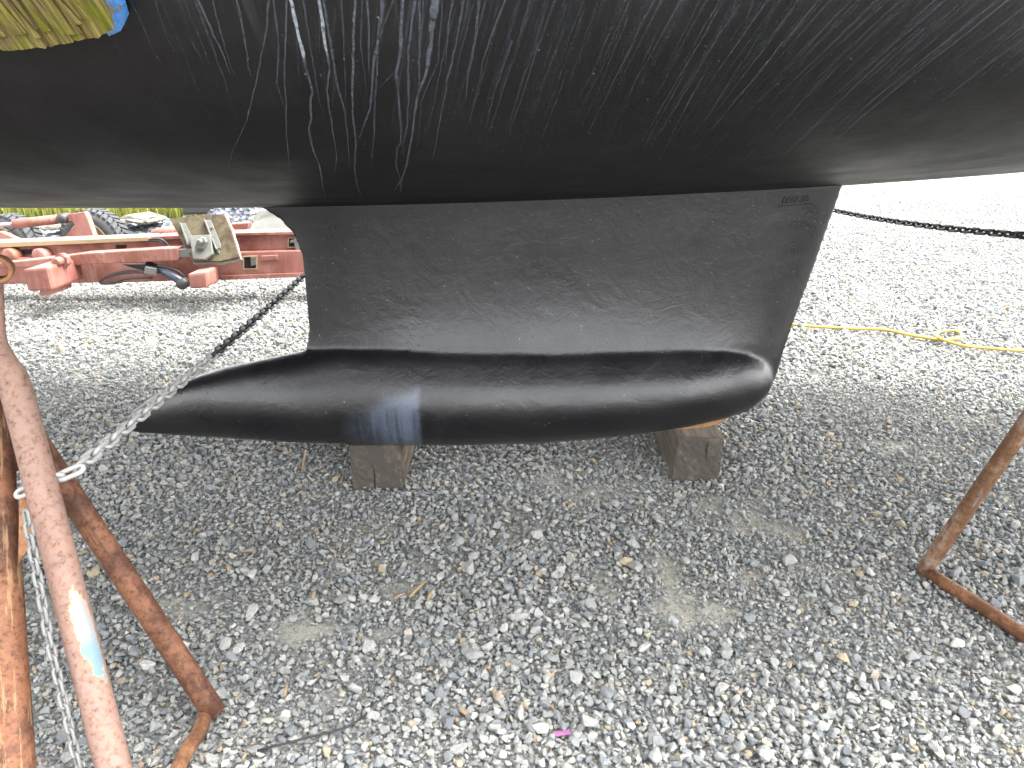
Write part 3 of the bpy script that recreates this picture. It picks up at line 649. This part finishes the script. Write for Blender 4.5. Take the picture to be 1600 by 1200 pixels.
link('painted_edge', from_bm(prism_bm([onpad(*q) + hn * .002 for q in be], -hn * .025)), bluep, stL)
pb = onpad(-165, 0) + hn * .002; stt = ct + Vector((0, 0, 1.1))
link('screw', tube([stt, stt + (pb - stt) * .9, pb], .016, 14), RUST_GREY, stL)
link('pad_plate', tube([pb + hn * .0, pb + hn * .012], .06, 20), RUST_DEEP, stL)

# right stand, only its near foot in the picture
stR = thing('jack_stand', 'rusty grey pipe jack stand at the right edge of the gravel', 'jack stand', (1.5, 1.7, 0), 'jack stands around the boat')
fR = G(1443, 900); fR.z = .026; hubR = Vector((1.46, 1.76, .90)); 
# aim the leg through the point where it leaves the picture
tgt = PZ(1598, 668, 2.04); dR = (tgt - fR).normalized(); hubR = fR + dR * 1.0
fR2 = G(1600, 1007); fR2.z = .022; dT = (fR2 - fR); dT.z = 0; fN = fR + dT * 2.1; fN.z = .02
fB_ = fR + Vector((.62, -.12, 0)); fB_.z = .02
link('leg', tube([fR - dR * .01 + (hubR - fR) * k for k in np.linspace(0, 1, 24)], .0235, 22), RUST_GREY, stR)
for f in (fN, fB_): link('leg', tube([f, (f + hubR) / 2, hubR], .0285, 18), RUST_DEEP, stR)
link('foot_tie', tube([fR + Vector((.0, -.012, -.004)), fR + dT * .5, fR + dT * 1.1, fN], .020, 14), RUST_ORANGE, stR)
for a, b in ((fN, fB_),): link('foot_tie', tube([a, (a + b) / 2, b], .018, 12), RUST_ORANGE, stR)
hR = hull_bvh.find_nearest(hubR + Vector((.02, .0, .5)))
link('centre_tube', tube([hubR - Vector((0, 0, .2)), hubR + Vector((0, 0, .12))], .032, 18), RUST_DEEP, stR)
link('screw', tube([hubR, hubR + (hR[0] - hubR) * .97], .016, 12), RUST_GREY, stR)

# far stands, hidden behind the keel in the photograph; the chains end on them
def far_stand(x, label):
    t = thing('jack_stand', label, 'jack stand', (x, 4.35, 0), 'jack stands around the boat'); hub = Vector((x, 4.30, .92))
    for fx, fy in ((-.26, -.12), (.26, -.12), (0, .38)):
        f = Vector((x + fx, 4.3 + fy, .025)); link('leg', tube([f, (f + hub) / 2, hub], .0285, 14), RUST_DEEP, t)
    h = hull_bvh.ray_cast(hub, Vector((0, -.35, 1)).normalized())[0]
    link('screw', tube([hub - Vector((0, 0, .15)), hub, h], .018, 10), RUST_GREY, t); return hub
hubFL = far_stand(-.62, 'rusty jack stand hidden behind the keel, left of the pair there')
hubFR = far_stand(1.18, 'rusty jack stand hidden behind the keel, right of the pair there')

# ------------------------------------------------------------------ chains
def galv(name, a, b, rough): 
    m = M(name); n = m.noise(m.obj(), 90, 5, .7); m.set(Base_Color=m.mix(n, a, b), Roughness=rough, Metallic=.15); m.bump(n, .4, .002); return m.m
CH_LIGHT = galv('chain_pale_galvanised', (.26, .26, .25), (.44, .44, .42), .55)
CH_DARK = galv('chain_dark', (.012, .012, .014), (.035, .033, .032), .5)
CH_MID = galv('chain_dull', (.10, .10, .10), (.23, .23, .22), .6)
def link_mesh(pitch, wire, mat):
    w_ = wire * 1.75; Ln = pitch * .5; pts = []
    rb = w_ * .5 + wire * .12
    for k in range(9): a = -math.pi / 2 + math.pi * k / 8; pts.append((Ln - rb + wire * .5 + rb * math.cos(a), rb * math.sin(a)))
    for k in range(9): a = math.pi / 2 + math.pi * k / 8; pts.append((-(Ln - rb + wire * .5) + rb * math.cos(a), rb * math.sin(a)))
    n, sg = len(pts), 8; V_, F_ = [], []
    for i, (x, y) in enumerate(pts):
        x2, y2 = pts[(i + 1) % n]; x1_, y1_ = pts[i - 1]; t = Vector((x2 - x1_, y2 - y1_, 0)).normalized(); nn = Vector((t.y, -t.x, 0))
        for k in range(sg): a = 2 * math.pi * k / sg; V_.append(Vector((x, y, 0)) + (nn * math.cos(a) + Vector((0, 0, 1)) * math.sin(a)) * wire * .5)
    for i in range(n):
        for k in range(sg): F_.append((i * sg + k, ((i + 1) % n) * sg + k, ((i + 1) % n) * sg + (k + 1) % sg, i * sg + (k + 1) % sg))
    me = mesh(V_, F_, 'chain_link'); me.polygons.foreach_set('use_smooth', [True] * len(me.polygons)); me.materials.append(mat)
    bm = bmesh.new(); bm.from_mesh(me); bmesh.ops.recalc_face_normals(bm, faces=bm.faces); bm.to_mesh(me); bm.free(); return me
def chain(name, label, path, pitch, wire, mat, shade_mat=None, shade_from=1e9, roll=.5):
    path = [Vector(p) for p in path]; t = thing(name, label, 'chain', path[0])
    me = link_mesh(pitch, wire, mat); me2 = None
    if shade_mat: me2 = me.copy(); me2.materials.clear(); me2.materials.append(shade_mat)
    cum = [0]
    for a, b in zip(path[:-1], path[1:]): cum.append(cum[-1] + (b - a).length)
    s = pitch * .5; i = 0; rl = random.Random(len(path))
    while s < cum[-1] and i < 100:
        j = max(0, min(len(path) - 2, int(np.searchsorted(cum, s)) - 1)); k = (s - cum[j]) / max(1e-6, cum[j + 1] - cum[j])
        p = path[j].lerp(path[j + 1], k); d = (path[j + 1] - path[j]).normalized()
        up = Vector((0, 0, 1)) if abs(d.z) < .9 else Vector((0, 1, 0)); sx = up.cross(d).normalized(); sz = d.cross(sx)
        a = roll + (math.pi / 2 if i % 2 else 0) + rl.uniform(-.12, .12) + i * .004
        e1 = sx * math.cos(a) + sz * math.sin(a); e2 = d.cross(e1)
        lo = bpy.data.objects.new('chain_link', me2 if (me2 and i >= shade_from) else me); COL.objects.link(lo); lo.parent = t
        mt = Matrix((d, e1, e2)).transposed().to_4x4(); mt.translation = p - Vector(t.location); lo.matrix_basis = mt
        s += pitch; i += 1
    return t
def sag(a, b, s, n=40): return [a.lerp(b, k / n) - Vector((0, 0, s * 4 * (k / n) * (1 - k / n))) for k in range(n + 1)]
ca = PZ(30, 772, 1.47); cm = PZ(112, 738, 1.50); cf = P(472, 433, 3.30)
chain('brace_chain', 'pale galvanised chain from the left jack stand, crossing the tail of the keel', [ca, cm] + sag(cm, cf, .008)[1:] + [hubFL + Vector((-.02, -.03, -.12))], .040, .0105, CH_LIGHT, CH_DARK, 23)  # farther links switch to near-black, painting in the shade on them
cR0 = hubR + Vector((0, .03, .05)); c1_, c2_ = PZ(1601, 368, 2.12), P(1305, 329, 3.75)
chain('brace_chain', 'black chain running behind the keel to the right edge of the picture', [PZ(1760, 378, 1.85)] + [c1_] + sag(c1_, c2_, .012)[1:] + [hubFR + Vector((.03, 0, .0))], .044, .0092, CH_DARK, roll=.9)
v0 = PZ(40, 800, 1.38); v1 = PZ(122, 1195, 1.37); 
chain('loose_chain', 'dull thin chain hanging straight down between the legs of the left jack stand', [v0, v0.lerp(v1, .5) + Vector((-.006, 0, 0)), v1, Vector((v1.x + .01, v1.y - .02, .03)), Vector((v1.x + .06, v1.y - .07, .02))], .0235, .0064, CH_MID, roll=.3)

# ------------------------------------------------------------------ things lying on the gravel
YEL = plain('yellow_rope', (.42, .30, .06), .7, 0, .25, 120)
rp = [(1150, 497), (1240, 507), (1270, 510), (1330, 513), (1380, 515), (1420, 523), (1455, 529), (1478, 531), (1499, 528), (1502, 521), (1490, 517), (1470, 518), (1463, 524), (1472, 530), (1490, 536), (1510, 541), (1545, 544), (1580, 547), (1640, 549), (1720, 552)]
rpts = [G(x, y, .036 + (.012 if 8 <= i <= 13 else 0)) for i, (x, y) in enumerate(rp)]
tag(link('rope', tube(catmull(rpts, 8), .0098, 10), YEL), 'yellow rope with one loop lying across the gravel', 'rope')
BLK = plain('black_cable', (.012, .012, .013), .5)
tag(link('cable', tube(catmull([G(390, 1176, .012), G(412, 1170, .026), G(445, 1162, .03), G(490, 1150, .03), G(530, 1140, .03), G(556, 1128, .03), G(570, 1118, .022), G(576, 1110, .006)], 6), .0026, 8), BLK), 'thin black cable half buried in the near gravel', 'cable')
PNK = plain('pink_plastic', (.24, .09, .20), .5, 0, .1)
pk = [G(864, 1143, .020), G(890, 1139, .024), G(892, 1146, .024), G(865, 1151, .016)]
tag(link('plastic_strip', from_bm(prism_bm(pk, (0, 0, -.003))), PNK), 'small bright pink plastic strip among the stones', 'plastic strip')
STK = plain('dry_wood', (.24, .175, .095), .85, 0, .3, 60)
for (xa, ya, xb_, yb_, wd, lab) in [(640, 933, 668, 906, .004, 'longest of three straw-coloured wood splinters lying together on the gravel'), (615, 936, 633, 927, .003, 'left splinter of three straw-coloured wood splinters lying together'), (668, 938, 676, 921, .004, 'right splinter of three straw-coloured wood splinters lying together'),
                                   (488, 936, 494, 921, .004, 'short tan splinter between the dug patches left of the straw-coloured trio'), (377, 862, 399, 861, .003, 'flat tan stick on the gravel right of the left stand'), (473, 733, 478, 704, .005, 'brown twig standing in the gravel beside the left timber block'),
                                   (445, 1088, 450, 1064, .003, 'thin brown twig just above the black cable'), (378, 1188, 388, 1176, .003, 'short straw at the lower end of the black cable')]:
    a, b = G(xa, ya, .026), G(xb_, yb_, .026); mid = (a + b) / 2 + Vector((0, 0, .004))
    tag(link('wood_splinter', tube([a, mid, b], [wd, wd * 1.15, wd * .6], 7), STK), lab, 'wood splinter', 'wood splinters on the gravel')

# ------------------------------------------------------------------ the red boat-mover trailer
m = M('faded_red_paint'); o = m.obj()
big = m.noise(o, 3.5, 6, .6); st_ = m.noise(m.mapping(o, (26, 26, 3)), 1.0, 5, .65); fine = m.noise(o, 45, 6, .7)
c = m.mix(m.smooth(big, .3, .7), (.19, .056, .043), (.33, .150, .120))
c = m.mix(m.math('MULTIPLY', m.smooth(st_, .5, .75), .6), c, (.40, .22, .175)); c = m.mix(m.smooth(fine, .60, .72), c, (.09, .035, .016))
c = m.mix(m.math('MULTIPLY', m.smooth(m.noise(o, 6, 5, .7), .52, .66), .7), c, (.17, .065, .024))
m.set(Base_Color=c, Roughness=.62); m.bump(fine, .3, .004); RED = m.m
STEEL = plain('grey_steel', (.14, .14, .125), .5, .2, .4, 25); HOLE_SHADE = plain('painted_hole_shade', (.012, .010, .009), .9)  # near-black plates paint the shade inside slots and tube mouth
FLANGE = plain('dusty_flange', (.34, .25, .15), .8, 0, .35, 12); BLUEBLK = plain('blue_black_cylinder', (.03, .035, .055), .35, .2, .5, 15)
HOSE = plain('hose_rubber', (.035, .033, .032), .55); CHROME = plain('chrome_rod', (.6, .6, .6), .2, .9, .1)
YT = 5.6
tr = thing('boat_trailer', 'faded red hydraulic boat-moving trailer with low beams and a tilted support pad', 'trailer', (-3.5, YT, 0))
def part(name, pts, Y, dep, mat, bev=.008): return link(name, prism_px(pts, Y, dep, bev), mat, tr)
part('lower_beam', [(-160, 408), (0, 404), (375, 394), (600, 388), (600, 428), (470, 432), (345, 437), (210, 441), (0, 444), (-160, 447)], YT, .16, RED)
part('lower_rail', [(345, 431), (600, 422), (600, 429), (470, 433), (345, 438)], YT - .025, .02, RED, .004)
part('upper_beam', [(-160, 391), (0, 387), (231, 376), (360, 369), (600, 363), (600, 386), (375, 392), (0, 402), (-160, 406)], YT + .07, .10, RED)
part('beam_flange', [(-160, 384), (0, 379), (231, 370), (231, 376.5), (0, 387), (-160, 391)], YT + .03, .20, FLANGE, .004)
part('beam_flange', [(236, 370), (360, 364.5), (600, 358), (600, 363), (360, 369), (236, 376)], YT + .03, .20, RED, .004)
for (a, b, c_, d_) in ((34, 390, 49, 398), (181, 383, 197, 389)): part('slot', [(a, b), (c_, b - .6), (c_, d_ - .6), (a, d_)], YT + .066, .03, HOLE_SHADE, .001)
def frame(a, b, c_, d_, Y, inner=None):
    part('slot', [(a, b), (c_, b - .8), (c_, d_ - .8), (a, d_)], Y - .004, .03, HOLE_SHADE, .001)
    t = 1.6
    for q in ([(a - t, b - t), (c_ + t, b - t - .8), (c_ + t, b - .8), (a - t, b)], [(a - t, d_), (c_ + t, d_ - .8), (c_ + t, d_ + t - .8), (a - t, d_ + t)], [(a - t, b), (a, b), (a, d_), (a - t, d_)], [(c_, b - .8), (c_ + t, b - .8), (c_ + t, d_ - .8), (c_, d_ - .8)]):
        part('slot_frame', q, Y - .012, .02, FLANGE, .001)
frame(381, 402, 400, 420, YT); part('slot_pin', [(391, 402), (399, 401.5), (399, 414), (392, 416)], YT - .02, .03, STEEL, .004)
frame(451, 373, 462, 386, YT + .07); part('end_bracket', [(453, 376), (462, 373), (467, 390), (462, 392), (459, 379), (453, 380)], YT + .03, .05, STEEL, .004)
part('lug', [(407, 400), (433, 399), (433, 406), (407, 407)], YT - .02, .03, RED, .004)
for x in (17, 64):
    p = P(x, 401, YT + .02); link('clamp', lathe([(0, -.03), (.055, -.03), (.065, -.02), (.065, .05), (0, .05)], p, (0.25, 1, 0), 28), RED, tr, True)
# swing arm with its inner steel tube and pad
part('support_arm', [(-150, 420), (14, 410), (95, 401), (130, 396), (250, 388.5), (277, 387.5), (278, 407), (110, 415), (14, 419), (-150, 430)], YT - .22, .12, RED)
part('inner_tube', [(276, 390), (317, 388.5), (318, 401), (277, 402.5)], YT - .20, .075, STEEL, .003)
part('tube_mouth', [(312.5, 391), (316.5, 390.6), (317.2, 399), (313, 400)], YT - .203, .01, HOLE_SHADE, .001)
pq = [P(265, 342, YT - .06), P(307, 337, YT - .05), P(349, 333.5, YT - .05), P(359, 355, YT - .10), P(374, 402, YT - .22), P(345, 408, YT - .235), P(301, 408.5, YT - .24), P(284, 376, YT - .15)]
nrm = (pq[4] - pq[0]).cross(pq[6] - pq[2]).normalized()
if nrm.y > 0: nrm = -nrm
cP = sum(pq, Vector()) / len(pq); pq = [p - nrm * (p - cP).dot(nrm) for p in pq]
m = M('dirty_pad'); o = m.obj(); n1 = m.noise(o, 7, 6, .65); n2 = m.noise(o, 30, 5, .7)
c = m.mix(m.smooth(n1, .4, .6), (.045, .027, .013), (.090, .075, .042)); c = m.mix(m.smooth(n2, .58, .7), c, (.07, .04, .02)); m.set(Base_Color=c, Roughness=.9); m.bump(n2, .5, .01)
PAD = m.m; CARPET = plain('frayed_carpet_edge', (.27, .25, .21), .95, 0, .4, 60)
pad = link('support_pad', from_bm(bevelled(prism_bm(pq, -nrm * .025), .004)), PAD, tr)
rag = [p + (p - cP).normalized() * random.uniform(.004, .012) for p in [pq[i].lerp(pq[(i + 1) % 8], k) for i in range(8) for k in (0, .25, .5, .75)]]
link('pad_carpet', from_bm(prism_bm([p - nrm * .027 for p in rag], -nrm * .03)), CARPET, tr)
def onq(px, py, h=0.0): d = ray(px, py); t = (cP - Vector((0, 0, H))).dot(nrm) / d.dot(nrm); return Vector((0, 0, H)) + d * t + nrm * h
for q, hh in (([(282, 350), (290, 349), (303, 374), (301, 386), (293, 384)], .035), ([(320, 345), (330, 344), (346, 383), (343, 397), (337, 392)], .04)):
    link('pad_rib', from_bm(bevelled(prism_bm([onq(x, y) for x, y in q], nrm * .012), .002)), STEEL, tr)
    link('pad_rib', from_bm(bevelled(prism_bm([onq(q[0][0] + 1, q[0][1]), onq(q[0][0] + 3, q[0][1]), onq(q[4][0] + 5, q[4][1]), onq(q[4][0] + 3, q[4][1])], nrm * hh), .002)), STEEL, tr)
link('pad_bracket', from_bm(bevelled(prism_bm([onq(301, 372, .02), onq(333, 370, .02), onq(337, 400, .02), onq(325, 409, .02), onq(306, 408, .02)], nrm * .03), .006)), STEEL, tr)
link('clevis', from_bm(bevelled(prism_bm([P(303, 389, YT - .27), P(307, 377, YT - .27), P(312, 371, YT - .27), P(318, 372, YT - .27), P(321, 379, YT - .27), P(317, 389, YT - .27)], (0, .05, 0)), .004)), STEEL, tr)
link('pivot_bolt', lathe([(0, -.03), (.014, -.03), (.02, -.02), (.02, .03)], P(313, 377, YT - .28), (0, 1, 0), 12), STEEL, tr)
for x, y in ((332, 357), (333, 371), (344, 388), (289, 362)): link('bolt', lathe([(0, .024), (.008, .024), (.010, .016), (.010, 0)], onq(x, y), nrm, 8), STEEL, tr)
# outrigger boxes
def box_px(name, q, Y, dep, mat, bev=.012): return part(name, q, Y, dep, mat, bev)
box_px('outrigger_box', [(35, 421), (72, 418), (81, 454), (43, 455.5)], YT - .55, .42, RED, .018)
box_px('outrigger_foot', [(61, 452), (80, 451), (80, 461), (62, 462)], YT - .50, .26, RED, .006)
box_px('outrigger_box', [(292.5, 428), (321, 424.5), (323, 450.5), (297, 451.5)], YT - .42, .24, RED, .018)
part('pivot_lug', [(62, 424), (88, 402), (96, 399), (104, 402), (106, 412), (92, 432), (76, 452), (74, 424)], YT - .36, .035, RED, .004)
link('pivot_pin', lathe([(0, -.05), (.026, -.05), (.032, -.04), (.032, .02), (.05, .02), (.05, .06)], P(93, 408, YT - .37), (0, 1, 0), 20), RED, tr)
# rams, hoses
link('ram', tube([P(232, 413, YT - .12), P(262, 427, YT - .22), P(289, 443, YT - .33)], .030, 16), BLUEBLK, tr)
link('ram_eye', lathe([(0, -.03), (.04, -.03), (.04, .04), (0, .04)], P(286, 443, YT - .34), (0, 1, 0), 18), HOSE, tr, True)
part('valve_block', [(226, 417), (243, 420), (243, 430), (225, 428)], YT - .24, .06, STEEL, .003)
part('ram_arm', [(190, 413), (226, 413), (228, 424), (205, 418)], YT - .10, .05, HOSE, .003)
for q in ([(244, 428), (225, 426), (200, 426), (175, 431), (160, 437), (157, 442), (168, 443), (190, 441)], [(238, 434), (220, 434), (195, 436), (180, 440), (172, 441)], [(230, 428), (210, 423), (185, 426), (165, 433)], [(246, 415), (262, 418), (278, 424), (288, 432)]):
    link('hose', tube(catmull([P(x, y, YT - .20) for x, y in q], 6), .009, 8), HOSE, tr)
YB = YT + .75
link('lift_ram', tube([P(22, 350, YB), P(60, 346, YB), P(103, 341, YB)], .040, 18), RED, tr)
link('ram_rod', tube([P(-80, 358, YB), P(24, 350, YB)], .018, 12), CHROME, tr)
link('ram_end', lathe([(0, -.06), (.02, -.06), (.042, -.05), (.042, .05), (0, .05)], P(101, 341, YB), (.15, 1, 0), 20), HOSE, tr, True)
part('ram_bracket', [(106, 335), (131, 331), (136, 340), (148, 374), (97, 374), (117, 352), (112, 346), (106, 346)], YB - .03, .07, RED, .004)
link('hose', tube(catmull([P(40, 352, YB), P(20, 358, YB), P(8, 366, YB), P(8, 374, YB), P(16, 380, YB)], 6), .007, 8), HOSE, tr)
link('hose', tube(catmull([P(50, 355, YB), P(54, 366, YB), P(64, 374, YB)], 6), .007, 8), HOSE, tr)
part('tail_frame', [(-120, 372), (0, 362), (27, 374), (27, 384), (-120, 390)], YB - .15, .06, RED, .004)
link('rear_bar', tube([P(238, 366, YT + .35), P(262, 361, YT + .4), P(292, 356, YT + .5)], .036, 14), RED, tr)
part('rear_arm', [(352, 352), (360, 350), (388, 348), (387, 357), (378, 361), (352, 362)], YT + .55, .10, RED, .01)
link('cap', lathe([(0, -.02), (.016, -.02), (.016, .02), (0, .02)], P(246, 360, YT + .4), (0, 1, .2), 10), plain('yellow_cap', (.5, .33, .05), .5), tr)
for q in ([(232, 374), (248, 373), (258, 378), (264, 386)], [(232, 377), (246, 376), (256, 381), (262, 388)]): link('hose', tube(catmull([P(x, y, YT - .02) for x, y in q], 5), .008, 6), HOSE, tr)
# wheels
RUB = M('tyre_rubber'); nn_ = RUB.noise(RUB.obj(), 14, 5); RUB.set(Base_Color=RUB.mix(nn_, (.020, .021, .022), (.055, .057, .060)), Roughness=.8); RUB.bump(RUB.noise(RUB.obj(), 60, 4), .4, .004); RUB = RUB.m
RIM = plain('tan_rim', (.22, .165, .10), .6, .1, .3, 20)
def wheel(px, py, Y, rad, wdt, ax):
    c = P(px, py, Y); w_ = link('wheel', lathe([(rad * .56, -.2 * wdt), (rad * .62, -.5 * wdt), (rad * .84, -.52 * wdt), (rad * .95, -.43 * wdt), (rad, -.30 * wdt), (rad, .30 * wdt), (rad * .95, .43 * wdt), (rad * .84, .52 * wdt), (rad * .62, .5 * wdt), (rad * .56, .2 * wdt)], c, ax, 64), RUB, tr, True)
    a = Vector(ax).normalized(); b1 = a.orthogonal().normalized(); b2 = a.cross(b1); bm = bmesh.new()
    for k in range(34):
        for sgn in (-1, 1):
            an = 2 * math.pi * (k + (.5 if sgn > 0 else 0)) / 34; e = b1 * math.cos(an) + b2 * math.sin(an); tg = a.cross(e)
            cc = c + e * rad * 1.0 + a * sgn * wdt * .22; sk = tg * sgn * .02
            q = [cc - a * wdt * .2 - tg * .019 - sk, cc + a * wdt * .2 - tg * .019 + sk, cc + a * wdt * .2 + tg * .019 + sk, cc - a * wdt * .2 + tg * .019 - sk]
            vs = [bm.verts.new(p - e * .012) for p in q] + [bm.verts.new(p + e * .016) for p in q]
            for f in ((4, 5, 6, 7), (0, 1, 5, 4), (1, 2, 6, 5), (2, 3, 7, 6), (3, 0, 4, 7)): bm.faces.new([vs[i] for i in f])
    for nm, me, mt in (('tread', from_bm(bm), RUB), ('rim', lathe([(rad * .70, -.50 * wdt), (rad * .66, -.54 * wdt), (rad * .58, -.44 * wdt), (rad * .52, -.20 * wdt), (rad * .50, .0), (rad * .20, .02), (.02, .0)], c, ax, 48), RIM)):
        x = link(nm, me, mt, None, nm == 'rim'); x.parent = w_; x.matrix_parent_inverse = w_.matrix_basis.inverted()
wheel(151, 378, YT + 1.35, .29, .22, (.12, .99, 0)); wheel(20, 384, YT + 1.3, .28, .22, (.2, .98, 0))

# ------------------------------------------------------------------ background left: mound, rubble, timber, grass
def mound(name, c, rx, ry, h, mat, seed, n=40):
    rr = np.random.default_rng(seed); a = np.linspace(-1, 1, n); X_, Y_ = np.meshgrid(a, a); rad = np.sqrt(X_ ** 2 + Y_ ** 2)
    z = np.clip(1 - rad ** 1.8, -.05, 1) * h + (vnoise(X_ + 5, Y_ + 5, 5, seed) - .5) * h * .35 + (rr.random(X_.shape) - .5) * .05
    z[rad > .98] = -.05
    V_ = np.stack([c[0] + X_.ravel() * rx, c[1] + Y_.ravel() * ry, z.ravel()], 1); i = np.arange(n * n).reshape(n, n)
    F_ = np.stack([i[:-1, :-1].ravel(), i[:-1, 1:].ravel(), i[1:, 1:].ravel(), i[1:, :-1].ravel()], 1)
    return link(name, mesh(V_.tolist(), F_.tolist()), mat)
m = M('dark_stone_heap'); o = m.obj(); cc = m.sep(m.voro(o, 22, out='Color'))[0]
m.set(Base_Color=m.ramp(cc, [(0, (.03, .036, .045)), (.5, (.09, .10, .12)), (.9, (.18, .19, .21)), (1, (.30, .30, .29))]), Roughness=.9); m.bump(m.voro(o, 22), 1.0, .05); HEAP = m.m
c = P(225, 352, 8.6); q = mound('gravel_heap', (c.x, 8.9), 1.5, .9, .25, HEAP, 3); q['kind'] = 'stuff'
c = P(395, 352, 8.6); q = mound('gravel_heap', (c.x, 8.6), .75, .55, .52, HEAP, 4); q['kind'] = 'stuff'
CONC = plain('broken_concrete', (.38, .37, .34), .9, 0, .4, 9); OLDW = plain('grey_driftwood', (.19, .175, .145), .9, 0, .5, 18)
def slab(name, q, Y, dep, label, cat, mat=CONC):
    bm = prism_bm([P(x, y, Y) for x, y in q], (0.1, dep, .0)); bevelled(bm, .03, 1)
    bmesh.ops.subdivide_edges(bm, edges=list(bm.edges), cuts=2, use_grid_fill=True); r2 = random.Random(len(q) + int(Y * 10))
    for v in bm.verts: v.co += Vector((r2.gauss(0, .012), r2.gauss(0, .015), r2.gauss(0, .012)))
    return tag(link(name, from_bm(bm), mat), label, cat)
slab('concrete_rubble', [(388, 336), (402, 326), (440, 318), (480, 322), (500, 372), (430, 374), (382, 372), (384, 350)], 7.4, .6, 'pale broken concrete lump beside the keel, behind the trailer beam', 'rubble')
slab('concrete_rubble', [(350, 322), (364, 318), (372, 330), (366, 342), (352, 340)], 9.4, .3, 'small pale stone block above the trailer support pad', 'rubble')
slab('driftwood_plank', [(168, 343), (198, 337), (228, 343), (226, 352), (200, 350), (170, 352)], 8.3, .35, 'grey broken plank lying on the dark gravel heap', 'plank', OLDW)
slab('driftwood_plank', [(60, 353), (102, 349), (104, 358), (62, 362)], 8.6, .3, 'grey weathered board between the two trailer tyres', 'plank', OLDW)
bx = link('rubber_fender', prism_px([(283, 316), (343, 314), (345, 334), (284, 336)], 9.0, .4, .03), HOSE); tag(bx, 'black box-shaped rubber fender beyond the trailer pad', 'fender')
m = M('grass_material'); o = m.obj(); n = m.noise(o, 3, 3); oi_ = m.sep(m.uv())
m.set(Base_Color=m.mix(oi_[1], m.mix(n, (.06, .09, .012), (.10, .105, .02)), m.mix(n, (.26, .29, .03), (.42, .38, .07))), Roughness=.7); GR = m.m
NB = 16000; gxp = rng.uniform(-10.5, -2.6, NB); gyp = 10.2 + rng.random(NB) ** 1.3 * 4; hh = rng.uniform(.25, .62, NB); an = rng.uniform(0, 6.28, NB); lx, ly = rng.normal(0, .10, NB), rng.normal(0, .10, NB); wd = .010
ca_, sa_ = np.cos(an) * wd, np.sin(an) * wd
Vg = np.stack([np.stack([gxp - ca_, gyp - sa_, 0 * hh], 1), np.stack([gxp + ca_, gyp + sa_, 0 * hh], 1), np.stack([gxp + lx * .4 + ca_ * .7, gyp + ly * .4 + sa_ * .7, hh * .6], 1), np.stack([gxp + lx * .4 - ca_ * .7, gyp + ly * .4 - sa_ * .7, hh * .6], 1), np.stack([gxp + lx, gyp + ly, hh], 1)], 1).reshape(-1, 3)
b_ = np.arange(NB)[:, None] * 5
Fg = [tuple(r) for r in (b_ + np.array([0, 1, 2, 3])).tolist()] + [tuple(r) for r in (b_ + np.array([3, 2, 4])).tolist()]
me = mesh(Vg.tolist(), Fg); uvl = me.uv_layers.new(name='UVMap'); li = np.zeros(len(me.loops), np.int32); me.loops.foreach_get('vertex_index', li)
vv = np.tile(np.array([0, 0, .6, .6, 1]), NB)[li]; uvl.data.foreach_set('uv', np.stack([vv * 0, vv], 1).astype(np.float32).ravel())
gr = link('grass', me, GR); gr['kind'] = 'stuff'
